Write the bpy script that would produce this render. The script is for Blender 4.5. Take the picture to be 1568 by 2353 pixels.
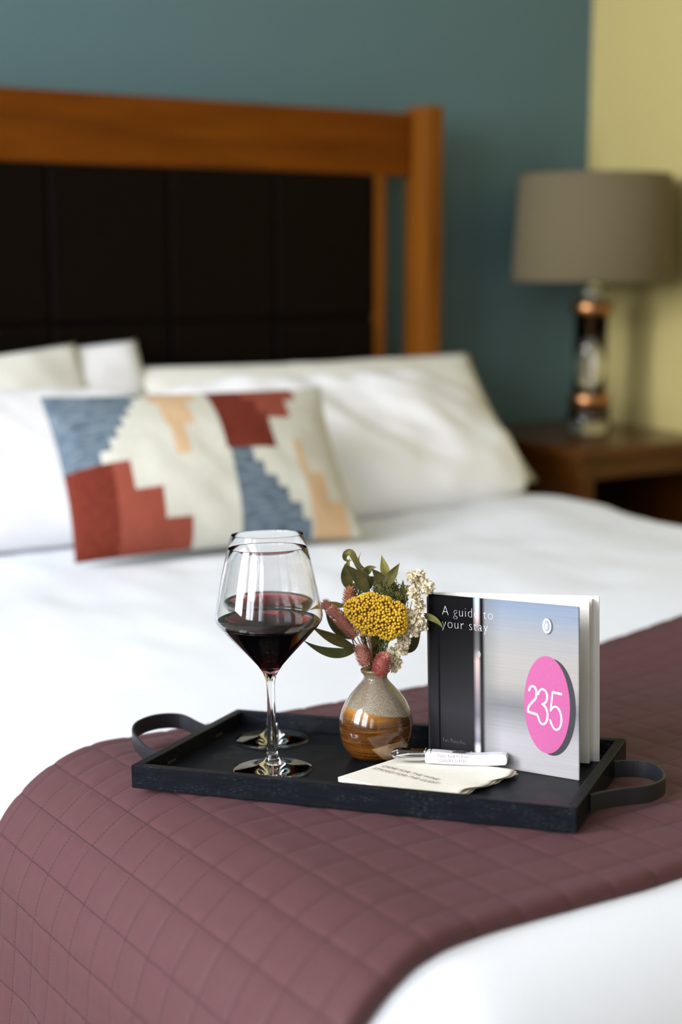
import bpy, bmesh, math, random
import numpy as np
from mathutils import Vector, Matrix, noise as mnoise

random.seed(7)
sc = bpy.context.scene
COL = sc.collection
for o in list(bpy.data.objects):
    bpy.data.objects.remove(o)

# ------------------------------------------------------------------ camera
cam_d = bpy.data.cameras.new('camera')
cam = bpy.data.objects.new('camera', cam_d)
COL.objects.link(cam)
cam.location = (0, 0, 1.18)
PITCH = math.atan((1176.5 - 600.0) / (50 / 24 * 1568))
cam.rotation_euler = (math.pi / 2 - PITCH, 0, math.radians(-31.5))
cam_d.sensor_fit = 'HORIZONTAL'
cam_d.sensor_width = 24.0
cam_d.lens = 50.0
cam_d.clip_start = 0.02
cam_d.dof.use_dof = True
cam_d.dof.focus_distance = 1.475
cam_d.dof.aperture_fstop = 2.2
sc.camera = cam

# ------------------------------------------------------------------ colour management
sc.view_settings.view_transform = 'Standard'
sc.view_settings.look = 'None'
sc.view_settings.exposure = -0.05
sc.view_settings.gamma = 1.0
sc.view_settings.use_curve_mapping = False

# ------------------------------------------------------------------ world: overcast-bright sky
world = bpy.data.worlds.new('sky')
sc.world = world
world.use_nodes = True
bg = world.node_tree.nodes['Background']
bg.inputs[0].default_value = (0.80, 0.90, 1.0, 1)
bg.inputs[1].default_value = 1.2

# ------------------------------------------------------------------ daylight at the three windows of the left wall
WIN = [(-2.05, -0.95), (-0.35, 0.75), (1.15, 2.25)]     # y ranges
WZ0, WZ1 = 1.05, 2.85
WALL_L = -2.05
SUN_W = [42, 128, 280]
for i, (a, b) in enumerate(WIN):
    l = bpy.data.lights.new('window_daylight', 'AREA')
    l.shape = 'RECTANGLE'
    l.size = b - a + 0.1
    l.size_y = WZ1 - WZ0 + 0.1
    l.energy = SUN_W[i]
    l.color = (0.90, 0.925, 1.0)
    lo = bpy.data.objects.new('window_daylight', l)
    COL.objects.link(lo)
    lo.location = (WALL_L - 0.35, (a + b) / 2, (WZ0 + WZ1) / 2 + 0.1)
    # emit along -Z of the light -> turn to +X, tipped down a little like skylight
    lo.rotation_euler = (Vector((1, 0, -0.30)).to_track_quat('-Z', 'Y')).to_euler()


# ================================================================== helpers
def srgb(r, g, b):
    def f(c):
        c /= 255.0
        return c / 12.92 if c <= 0.04045 else ((c + 0.055) / 1.055) ** 2.4
    return (f(r), f(g), f(b), 1)


class NT:
    """tiny node-graph helper"""
    def __init__(self, name):
        self.m = bpy.data.materials.new(name)
        self.m.use_nodes = True
        self.t = self.m.node_tree
        self.p = self.t.nodes['Principled BSDF']
        self.out = self.t.nodes['Material Output']

    def n(self, typ, **kw):
        nd = self.t.nodes.new(typ)
        for k, v in kw.items():
            if k.startswith('i_'):
                nd.inputs[k[2:].replace('_', ' ')].default_value = v
            else:
                setattr(nd, k, v)
        return nd

    def l(self, a, b):
        self.t.links.new(a, b)

    def math(self, op, a, b=None, c=None, clamp=False):
        nd = self.t.nodes.new('ShaderNodeMath')
        nd.operation = op
        nd.use_clamp = clamp
        for i, v in enumerate((a, b, c)):
            if v is None:
                continue
            if isinstance(v, (int, float)):
                nd.inputs[i].default_value = v
            else:
                self.l(v, nd.inputs[i])
        return nd.outputs[0]

    def mix(self, fac, a, b, mode='MIX'):
        nd = self.t.nodes.new('ShaderNodeMix')
        nd.data_type = 'RGBA'
        nd.blend_type = mode
        for s, v in ((nd.inputs['Factor'], fac), (nd.inputs['A'], a), (nd.inputs['B'], b)):
            if isinstance(v, (int, float)):
                s.default_value = v
            elif isinstance(v, tuple):
                s.default_value = v
            else:
                self.l(v, s)
        return nd.outputs['Result']

    def ramp(self, fac, stops, interp='LINEAR'):
        nd = self.t.nodes.new('ShaderNodeValToRGB')
        nd.color_ramp.interpolation = interp
        els = nd.color_ramp.elements
        while len(els) < len(stops):
            els.new(0.5)
        for e, (p, c) in zip(els, stops):
            e.position = p
            e.color = c if len(c) == 4 else (*c, 1)
        self.l(fac, nd.inputs[0])
        return nd.outputs[0]

    def coord(self, kind='Object', scale=(1, 1, 1)):
        tc = self.t.nodes.new('ShaderNodeTexCoord')
        mp = self.t.nodes.new('ShaderNodeMapping')
        mp.inputs['Scale'].default_value = scale
        self.l(tc.outputs[kind], mp.inputs[0])
        return mp.outputs[0]

    def noise(self, vec, scale=5, detail=3, rough=0.5):
        nd = self.t.nodes.new('ShaderNodeTexNoise')
        nd.inputs['Scale'].default_value = scale
        nd.inputs['Detail'].default_value = detail
        nd.inputs['Roughness'].default_value = rough
        self.l(vec, nd.inputs['Vector'])
        return nd.outputs[0]

    def bump(self, h, strength=0.2, dist=0.002):
        nd = self.t.nodes.new('ShaderNodeBump')
        nd.inputs['Strength'].default_value = strength
        nd.inputs['Distance'].default_value = dist
        self.l(h, nd.inputs['Height'])
        self.l(nd.outputs[0], self.p.inputs['Normal'])

    def base(self, v):
        if isinstance(v, tuple):
            self.p.inputs['Base Color'].default_value = v
        else:
            self.l(v, self.p.inputs['Base Color'])

    def set(self, **kw):
        for k, v in kw.items():
            self.p.inputs[k.replace('_', ' ')].default_value = v


def simple(name, col, rough=0.6, metal=0.0, spec=0.5, **kw):
    g = NT(name)
    g.base(col)
    g.set(Roughness=rough, Metallic=metal)
    g.p.inputs['Specular IOR Level'].default_value = spec
    for k, v in kw.items():
        g.p.inputs[k.replace('_', ' ')].default_value = v
    return g.m


def grained(name, c1, c2, scale=(3, 40, 40), rough=0.45, nscale=2.0, bump=0.1, dist=0.001, spec=0.5):
    g = NT(name)
    v = g.coord('Object', scale)
    f = g.noise(v, nscale, 5, 0.6)
    g.base(g.ramp(f, [(0.3, c1), (0.72, c2)]))
    g.set(Roughness=rough)
    g.p.inputs['Specular IOR Level'].default_value = spec
    g.bump(f, bump, dist)
    return g.m


def speckled(name, c1, c2, scale=60, rough=0.7, bump=0.2, dist=0.001, lo=0.35, hi=0.65, spec=0.4):
    g = NT(name)
    v = g.coord('Object')
    f = g.noise(v, scale, 4, 0.6)
    g.base(g.ramp(f, [(lo, c1), (hi, c2)]))
    g.set(Roughness=rough)
    g.p.inputs['Specular IOR Level'].default_value = spec
    g.bump(f, bump, dist)
    return g.m


def link(name, me, mat=None, parent=None, smooth=True):
    o = bpy.data.objects.new(name, me)
    COL.objects.link(o)
    if mat is not None:
        for m in (mat if isinstance(mat, (list, tuple)) else [mat]):
            me.materials.append(m)
    if parent is not None:
        o.parent = parent
    if smooth and len(me.polygons):
        me.polygons.foreach_set('use_smooth', [True] * len(me.polygons))
    return o


def mesh(name, verts, faces, mat=None, parent=None, smooth=True):
    me = bpy.data.meshes.new(name)
    me.from_pydata([tuple(v) for v in verts], [], faces)
    me.update()
    return link(name, me, mat, parent, smooth)


def bm_obj(name, bm, mat=None, parent=None, smooth=False):
    me = bpy.data.meshes.new(name)
    bm.normal_update()
    bm.to_mesh(me)
    bm.free()
    return link(name, me, mat, parent, smooth)


def add_box(bm, lo, hi, bevel=0.0, seg=2, rot=None):
    r = bmesh.ops.create_cube(bm, size=1.0)
    vs = r['verts']
    c = [(a + b) / 2 for a, b in zip(lo, hi)]
    s = [b - a for a, b in zip(lo, hi)]
    for v in vs:
        v.co = Vector((v.co.x * s[0], v.co.y * s[1], v.co.z * s[2]))
        if rot is not None:
            v.co = rot @ v.co
        v.co += Vector(c)
    if bevel > 0:
        es = list({e for v in vs for e in v.link_edges})
        bmesh.ops.bevel(bm, geom=es, offset=bevel, segments=seg, affect='EDGES', profile=0.5)
    return vs


def box(name, lo, hi, mat, parent=None, bevel=0.0, seg=2, rot=None, smooth=False):
    bm = bmesh.new()
    add_box(bm, lo, hi, bevel, seg, rot)
    return bm_obj(name, bm, mat, parent, smooth)


def lathe(name, prof, mat, parent=None, seg=64, cap=True, zfun=None):
    vs, fs = [], []
    n = len(prof)
    for (r, z) in prof:
        for k in range(seg):
            a = 2 * math.pi * k / seg
            x, y = r * math.cos(a), r * math.sin(a)
            vs.append((x, y, z if zfun is None else zfun(x, y, z)))
    for i in range(n - 1):
        for k in range(seg):
            k2 = (k + 1) % seg
            fs.append((i * seg + k, i * seg + k2, (i + 1) * seg + k2, (i + 1) * seg + k))
    if cap:
        fs.append(tuple(range(seg - 1, -1, -1)))
        fs.append(tuple((n - 1) * seg + k for k in range(seg)))
    return mesh(name, vs, fs, mat, parent)


def tube_data(pts, rad, seg=8, closed_ends=True):
    """swept tube, rad a number or list"""
    pts = [Vector(p) for p in pts]
    n = len(pts)
    if isinstance(rad, (int, float)):
        rad = [rad] * n
    vs, fs = [], []
    up = Vector((0.123, 0.31, 0.94)).normalized()
    for i, p in enumerate(pts):
        t = (pts[min(i + 1, n - 1)] - pts[max(i - 1, 0)]).normalized()
        a = t.cross(up)
        if a.length < 1e-4:
            a = t.cross(Vector((1, 0, 0)))
        a.normalize()
        b = t.cross(a).normalized()
        up = a.cross(t).normalized() if False else up
        for k in range(seg):
            an = 2 * math.pi * k / seg
            vs.append(p + (a * math.cos(an) + b * math.sin(an)) * rad[i])
    for i in range(n - 1):
        for k in range(seg):
            k2 = (k + 1) % seg
            fs.append((i * seg + k, i * seg + k2, (i + 1) * seg + k2, (i + 1) * seg + k))
    if closed_ends:
        fs.append(tuple(range(seg - 1, -1, -1)))
        fs.append(tuple((n - 1) * seg + k for k in range(seg)))
    return vs, fs


class Acc:
    """collects many small shapes into one mesh"""
    def __init__(self):
        self.v, self.f = [], []

    def add(self, vs, fs):
        b = len(self.v)
        self.v += [tuple(x) for x in vs]
        self.f += [tuple(i + b for i in q) for q in fs]

    def build(self, name, mat, parent=None, smooth=True):
        return mesh(name, self.v, self.f, mat, parent, smooth)


def empty(name, mat4=None, loc=None, rz=0):
    o = bpy.data.objects.new(name, None)
    COL.objects.link(o)
    o.empty_display_size = 0.05
    if mat4 is not None:
        o.matrix_world = mat4
    elif loc is not None:
        o.location = loc
        o.rotation_euler = (0, 0, rz)
    return o


def tag(o, label, cat, group=None, kind=None):
    o['label'] = label
    o['category'] = cat
    if group:
        o['group'] = group
    if kind:
        o['kind'] = kind
    return o


def text_mesh(body, size, offset=0.0, extrude=0.0, spacing=1.0, shear=0.0, line=1.0):
    cu = bpy.data.curves.new('txt', 'FONT')
    cu.body = body
    cu.size = size
    cu.offset = offset
    cu.extrude = extrude
    cu.space_character = spacing
    cu.space_line = line
    cu.shear = shear
    cu.resolution_u = 4
    ob = bpy.data.objects.new('txt', cu)
    COL.objects.link(ob)
    dg = bpy.context.evaluated_depsgraph_get()
    me = bpy.data.meshes.new_from_object(ob.evaluated_get(dg))
    bpy.data.objects.remove(ob)
    bpy.data.curves.remove(cu)
    return me


def smooth01(t):
    t = min(max(t, 0.0), 1.0)
    return t * t * (3 - 2 * t)


def nz(x, y, z=0.0, s=1.0):
    return mnoise.noise(Vector((x * s, y * s, z * s)))


def bez3(p0, p1, p2, n):
    """quadratic curve passing through the middle point"""
    p0, p1, p2 = Vector(p0), Vector(p1), Vector(p2)
    c = p1 * 2 - (p0 + p2) * 0.5
    return [p0 * (1 - t) ** 2 + c * 2 * t * (1 - t) + p2 * t * t for t in [i / (n - 1) for i in range(n)]]


def spline(pts, n):
    """Catmull-Rom through points"""
    P = [Vector(p) for p in pts]
    P = [P[0] * 2 - P[1]] + P + [P[-1] * 2 - P[-2]]
    m = len(P) - 3
    out = []
    for i in range(n):
        s = i / (n - 1) * m
        k = min(int(s), m - 1)
        t = s - k
        a, b, c, d = P[k:k + 4]
        out.append(0.5 * ((2 * b) + (c - a) * t + (2 * a - 5 * b + 4 * c - d) * t * t + (3 * b - a - 3 * c + d) * t ** 3))
    return out


# ================================================================== materials
M = {}
M['teal_wall'] = speckled('teal_paint', (0.083, 0.147, 0.155, 1), (0.091, 0.159, 0.167, 1), 220, 0.75, 0.05, 0.0006)
M['yellow_wall'] = speckled('cream_yellow_paint', (0.47, 0.385, 0.145, 1), (0.50, 0.41, 0.158, 1), 220, 0.75, 0.05, 0.0006)
M['white_wall'] = speckled('warm_white_paint', (0.74, 0.73, 0.71, 1), (0.77, 0.76, 0.74, 1), 200, 0.8, 0.05, 0.0006)
M['ceiling'] = speckled('ceiling_paint', (0.80, 0.79, 0.77, 1), (0.83, 0.82, 0.80, 1), 150, 0.85, 0.05, 0.0006)
M['floor'] = grained('floor_carpet', (0.24, 0.22, 0.20, 1), (0.32, 0.30, 0.27, 1), (60, 60, 60), 0.9, 4, 0.3, 0.003)
M['trim'] = simple('white_trim', (0.78, 0.78, 0.76, 1), 0.4)

g = NT('window_glass')
tr = g.n('ShaderNodeBsdfTransparent')
gl = g.n('ShaderNodeBsdfGlossy')
gl.inputs['Roughness'].default_value = 0.02
mx = g.n('ShaderNodeMixShader')
mx.inputs[0].default_value = 0.06
g.l(tr.outputs[0], mx.inputs[1]); g.l(gl.outputs[0], mx.inputs[2])
g.l(mx.outputs[0], g.out.inputs[0])
M['pane'] = g.m

M['wood'] = grained('honey_cherry_wood', (0.095, 0.0235, 0.0008, 1), (0.155, 0.041, 0.0014, 1), (2.0, 18, 18), 0.5, 1.6, 0.05, 0.0008, spec=0.08)
M['wood_v'] = grained('honey_cherry_wood_upright', (0.125, 0.036, 0.003, 1), (0.20, 0.066, 0.006, 1), (18, 18, 2.0), 0.5, 1.6, 0.05, 0.0008, spec=0.10)
M['nswood'] = grained('dark_cherry_wood', (0.050, 0.0140, 0.0012, 1), (0.100, 0.031, 0.003, 1), (3, 22, 22), 0.28, 1.5, 0.04, 0.0008, spec=0.35)
M['leather'] = speckled('espresso_leather', (0.0034, 0.0017, 0.0010, 1), (0.0052, 0.0028, 0.0016, 1), 140, 0.50, 0.25, 0.001, spec=0.05)
M['stitch_dark'] = simple('seam_thread', (0.018, 0.013, 0.009, 1), 0.7)
M['duvet'] = speckled('white_cotton', (0.76, 0.785, 0.83, 1), (0.80, 0.825, 0.87, 1), 900, 0.85, 0.12, 0.0006, spec=0.2)
M['pillow_white'] = speckled('white_pillowcase', (0.86, 0.86, 0.88, 1), (0.90, 0.90, 0.92, 1), 900, 0.85, 0.10, 0.0006, spec=0.2)
M['pillow_ivory'] = speckled('ivory_pillowcase', (0.74, 0.73, 0.66, 1), (0.78, 0.77, 0.70, 1), 900, 0.85, 0.10, 0.0006, spec=0.2)


def woven(name, c1, c2, sx=500, sy=160, bump=0.6, dist=0.0015, fac=30):
    g = NT(name)
    v = g.coord('Object', (sx / 10, 20, sy / 10))
    f = g.noise(v, 4.0, 4, 0.7)
    g.base(g.ramp(f, [(0.32, c1), (0.68, c2)]))
    g.set(Roughness=0.95)
    g.p.inputs['Specular IOR Level'].default_value = 0.1
    g.bump(f, bump, dist)
    return g.m


M['k_cream'] = woven('woven_cream_wool', (0.55, 0.54, 0.46, 1), (0.63, 0.62, 0.54, 1), 260, 700)
M['k_blue'] = woven('woven_denim_wool', (0.045, 0.075, 0.108, 1), (0.21, 0.26, 0.30, 1), 100, 420)
M['k_rust'] = woven('woven_rust_wool', (0.23, 0.052, 0.032, 1), (0.31, 0.082, 0.053, 1), 400, 700)
M['k_rust2'] = woven('tufted_rust_wool', (0.12, 0.019, 0.011, 1), (0.25, 0.050, 0.030, 1), 420, 420, 1.0, 0.006)
M['k_tan'] = woven('woven_tan_wool', (0.56, 0.37, 0.21, 1), (0.63, 0.44, 0.27, 1), 260, 700)


# quilted runner: seams follow the UV map (metres of cloth)
def runner_mat():
    g = NT('plum_brown_quilted_cotton')
    tc = g.n('ShaderNodeTexCoord')
    sp = g.n('ShaderNodeSeparateXYZ')
    g.l(tc.outputs['UV'], sp.inputs[0])
    G = 0.048

    def seam(ax, other):
        a = g.math('DIVIDE', sp.outputs[ax], G)
        fr = g.math('FRACT', a)
        d = g.math('ABSOLUTE', g.math('SUBTRACT', fr, 0.5))
        d = g.math('SUBTRACT', 0.5, d)                    # 0 at the seam
        line = g.math('LESS_THAN', d, 0.016)
        da = g.math('FRACT', g.math('MULTIPLY', sp.outputs[other], 240.0))
        dash = g.math('LESS_THAN', da, 0.62)
        return g.math('MULTIPLY', line, dash)
    s = g.math('MAXIMUM', seam('X', 'Y'), seam('Y', 'X'))
    v = g.coord('UV', (1, 1, 1))
    f = g.noise(v, 700, 3, 0.6)
    f2 = g.noise(v, 9, 2, 0.5)
    c = g.ramp(f, [(0.3, (0.078, 0.0315, 0.0335, 1)), (0.7, (0.102, 0.0420, 0.0455, 1))])
    c = g.mix(g.math('MULTIPLY', f2, 0.25), c, (0.100, 0.045, 0.047, 1))
    c = g.mix(g.math('MULTIPLY', s, 0.8), c, (0.016, 0.008, 0.008, 1))
    g.base(c)
    g.set(Roughness=0.62)
    g.p.inputs['Specular IOR Level'].default_value = 0.20
    g.p.inputs['Sheen Weight'].default_value = 0.05
    g.p.inputs['Sheen Roughness'].default_value = 0.4
    g.p.inputs['Sheen Tint'].default_value = (0.80, 0.66, 0.80, 1)
    g.bump(f, 0.12, 0.0005)
    return g.m


M['runner'] = runner_mat()


def black_oak(name, scale, fleck=0.62):
    g = NT(name)
    v = g.coord('Object', scale)
    f = g.noise(v, 3.0, 6, 0.65)
    v2 = g.coord('Object', tuple(s * 2.3 for s in scale))
    f2 = g.noise(v2, 6.0, 3, 0.6)
    k = g.ramp(f2, [(fleck - 0.05, (0, 0, 0, 1)), (fleck + 0.03, (1, 1, 1, 1))])
    w = g.ramp(g.noise(g.coord('Object', (9, 9, 30)), 3.0, 2, 0.5), [(0.42, (0, 0, 0, 1)), (0.62, (1, 1, 1, 1))])
    kk = g.math('MULTIPLY', k, w)
    c = g.ramp(f, [(0.3, (0.0036, 0.0044, 0.0062, 1)), (0.7, (0.0070, 0.0085, 0.0115, 1))])
    g.base(g.mix(g.math('MULTIPLY', kk, 0.8), c, (0.060, 0.070, 0.080, 1)))
    g.set(Roughness=0.36)
    g.p.inputs['Specular IOR Level'].default_value = 0.07
    g.bump(f2, 0.25, 0.0004)
    return g.m


M['oak_x'] = black_oak('black_stained_oak', (12, 160, 160))
M['oak_y'] = black_oak('black_stained_oak_cross', (160, 12, 160))
g = NT('black_strap_leather')
v = g.coord('Object')
f = g.noise(v, 900, 2, 0.6)
g.base(g.ramp(f, [(0.72, (0.013, 0.014, 0.017, 1)), (0.80, (0.10, 0.10, 0.11, 1))]))
g.set(Roughness=0.40)
g.bump(f, 0.15, 0.0003)
M['strap'] = g.m

g = NT('clear_glass')
g.base((1, 1, 1, 1))
g.set(Roughness=0.0, IOR=1.47)
g.p.inputs['Transmission Weight'].default_value = 1.0
M['glass'] = g.m

g = NT('red_wine')
g.base((1, 1, 1, 1))
g.set(Roughness=0.0, IOR=1.34)
g.p.inputs['Transmission Weight'].default_value = 1.0
va = g.n('ShaderNodeVolumeAbsorption')
va.inputs['Color'].default_value = (0.72, 0.045, 0.13, 1)
va.inputs['Density'].default_value = 240.0
g.l(va.outputs[0], g.out.inputs['Volume'])
M['wine'] = g.m

# ================================================================== setting
BACK_Y, RIGHT_X, FRONT_Y, CEIL_Z = 3.06, 2.671, -2.9, 3.05
TH = 0.12


def struct(o, label, cat):
    o['kind'] = 'structure'
    o['label'] = label
    o['category'] = cat
    return o


struct(box('floor', (WALL_L - TH, FRONT_Y - TH, -0.1), (RIGHT_X + TH, BACK_Y + TH, 0), M['floor']),
       'taupe carpeted floor under the bed', 'floor')
struct(box('ceiling', (WALL_L - TH, FRONT_Y - TH, CEIL_Z), (RIGHT_X + TH, BACK_Y + TH, CEIL_Z + 0.1), M['ceiling']),
       'plain white ceiling above the bed', 'ceiling')
struct(box('wall_back', (WALL_L - TH, BACK_Y, 0), (RIGHT_X + TH, BACK_Y + TH, CEIL_Z), M['teal_wall']),
       'teal painted wall behind the headboard', 'wall')
struct(box('wall_right', (RIGHT_X, FRONT_Y, 0), (RIGHT_X + TH, BACK_Y, CEIL_Z), M['yellow_wall']),
       'pale yellow painted wall beside the lamp', 'wall')
struct(box('wall_front', (WALL_L - TH, FRONT_Y - TH, 0), (RIGHT_X + TH, FRONT_Y, CEIL_Z), M['white_wall']),
       'plain off-white wall facing the headboard', 'wall')
struct(box('baseboard_back', (WALL_L, BACK_Y - 0.014, 0), (RIGHT_X - 0.014, BACK_Y, 0.10), M['trim'], None, 0.003),
       'white baseboard along the teal wall behind the bed', 'baseboard')
struct(box('baseboard_right', (RIGHT_X - 0.014, FRONT_Y, 0), (RIGHT_X, BACK_Y, 0.10), M['trim'], None, 0.003),
       'white baseboard along the yellow wall', 'baseboard')
bm = bmesh.new()
x0, x1 = WALL_L - TH, WALL_L
add_box(bm, (x0, FRONT_Y, 0), (x1, BACK_Y, WZ0))
add_box(bm, (x0, FRONT_Y, WZ1), (x1, BACK_Y, CEIL_Z))
ys = [FRONT_Y] + [q for w in WIN for q in w] + [BACK_Y]
for i in range(0, len(ys), 2):
    add_box(bm, (x0, ys[i], WZ0), (x1, ys[i + 1], WZ1))
struct(bm_obj('wall_left', bm, M['white_wall']), 'off-white wall pierced by three windows', 'wall')
for i, (a, b) in enumerate(WIN):
    bm = bmesh.new()
    fw = 0.05
    xf0, xf1 = WALL_L - 0.09, WALL_L - 0.03
    add_box(bm, (xf0, a, WZ0), (xf1, a + fw, WZ1))
    add_box(bm, (xf0, b - fw, WZ0), (xf1, b, WZ1))
    add_box(bm, (xf0, a + fw, WZ0), (xf1, b - fw, WZ0 + fw))
    add_box(bm, (xf0, a + fw, WZ1 - fw), (xf1, b - fw, WZ1))
    m_ = (a + b) / 2
    add_box(bm, (xf0 + 0.01, m_ - 0.02, WZ0 + fw), (xf1 - 0.01, m_ + 0.02, WZ1 - fw))
    add_box(bm, (xf0 + 0.01, a + fw, 2.08), (xf1 - 0.01, b - fw, 2.12))
    w = bm_obj('window_%d' % (i + 1), bm, M['trim'])
    struct(w, ['white framed window nearest the room corner facing the headboard', 'middle white framed window of the left wall',
               'white framed window nearest the bed'][i], 'window')
    box('pane', (WALL_L - 0.062, a + fw, WZ0 + fw), (WALL_L - 0.058, b - fw, WZ1 - fw), M['pane'], w)

# ================================================================== tray frame (measured pose of the tray on the soft bed)
TO = Vector((0.54246762, 1.2969855, 0.64689774))
TU = Vector((0.60460966, -0.79528401, 0.04439034)).normalized()
TN = Vector((0.02221783, 0.07254704, 0.99711749))
TN = (TN - TU * TN.dot(TU)).normalized()
TV = TN.cross(TU).normalized()
MT = Matrix(((TU.x, TV.x, TN.x, TO.x), (TU.y, TV.y, TN.y, TO.y), (TU.z, TV.z, TN.z, TO.z), (0, 0, 0, 1)))


def tray_m(x, y, z, rz=0.0):
    """placement on the tray, millimetres in the tray's own frame"""
    return MT @ Matrix.Translation((x / 1000, y / 1000, z / 1000)) @ Matrix.Rotation(rz, 4, 'Z')


# ================================================================== bed
BX0, BX1, BY0, BY1 = 0.445, 2.165, 0.70, 2.875
ER = 0.15                       # soft edge radius
XE, XE2 = BX0 + ER, BX1 - ER


def bed_top(x, y):
    """height of the cloth lying on the bed; the soft bed gives under the tray"""
    pl = TO.z - (TN.x * (x - TO.x) + TN.y * (y - TO.y)) / TN.z - 0.0015
    w = smooth01((1.75 - x) / 0.6) * smooth01((2.05 - y) / 0.6)
    b = 0.655 + 0.012 * smooth01((y - 1.9) / 0.5)
    return b * (1 - w) + pl * w


def build_duvet():
    # rings following a rounded-rectangle outline
    def outline(ins, nseg=22, rc=0.16):
        ax0, ax1, ay0, ay1 = BX0 + ins, BX1 - ins, BY0 + ins, BY1 - ins
        r = max(rc - ins, 0.002)
        pts = []
        for cx, cy, a0 in ((ax1 - r, ay0 + r, -90), (ax1 - r, ay1 - r, 0), (ax0 + r, ay1 - r, 90), (ax0 + r, ay0 + r, 180)):
            for k in range(9):
                a = math.radians(a0 + 90 * k / 8)
                pts.append((cx + r * math.cos(a), cy + r * math.sin(a)))
        # subdivide straight sides
        out = []
        n = len(pts)
        for i in range(n):
            p, q = pts[i], pts[(i + 1) % n]
            out.append(p)
            if i % 9 == 8:
                m = 46
                for k in range(1, m):
                    out.append((p[0] + (q[0] - p[0]) * k / m, p[1] + (q[1] - p[1]) * k / m))
        return out
    rings = []
    for z in (0.22, 0.30, 0.40, 0.47):
        rings.append(('side', z))
    for k in range(0, 10):
        rings.append(('arc', math.pi / 2 * k / 9))
    for ins in np.linspace(0.17, 0.855, 42):
        rings.append(('top', ins))
    vs, fs = [], []
    for kind, p in rings:
        if kind == 'side':
            ol = outline(0.0)
        elif kind == 'arc':
            ol = outline(ER * (1 - math.cos(p)))
        else:
            ol = outline(p)
        for (x, y) in ol:
            if kind == 'side':
                top = bed_top(min(max(x, XE), XE2), max(y, BY0 + ER)) - 0.010
                zz = p if p < 0.3 else p + (top - 0.655) * (p - 0.3) / 0.2
                wob = 0.012 * nz(x * 3, y * 3, zz) * (0.5 - min(zz, 0.5)) * 3 * smooth01((y - 1.5) / 0.2)
                vs.append((x + wob * (1 if x > 1.3 else -1), y - abs(wob) * 0.5, zz))
            else:
                top = bed_top(min(max(x, XE), XE2), max(y, BY0 + ER)) - 0.010
                if kind == 'arc':
                    z = top - ER * (1 - math.sin(p))
                else:
                    z = top
                far = smooth01((y - 1.55) / 0.3)
                z += far * (0.010 * nz(x * 2.2, y * 3.1, 3.0) + 0.004 * nz(x * 7, y * 9, 1.0) + 0.0022 * nz(x * 17, y * 13, 8.0))
                z += far * 0.010 * smooth01((x - 1.6) / 0.3) * (1 + nz(x * 5, y * 4, 2.2))
                vs.append((x, y, z))
    n = len(outline(0.0))
    for i in range(len(rings) - 1):
        for k in range(n):
            k2 = (k + 1) % n
            fs.append((i * n + k, i * n + k2, (i + 1) * n + k2, (i + 1) * n + k))
    fs.append(tuple((len(rings) - 1) * n + k for k in range(n)))
    return mesh('duvet', vs, fs, M['duvet'])


duv = build_duvet()
tag(duv, 'smooth white cotton duvet spread over the whole bed', 'duvet')


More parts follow.
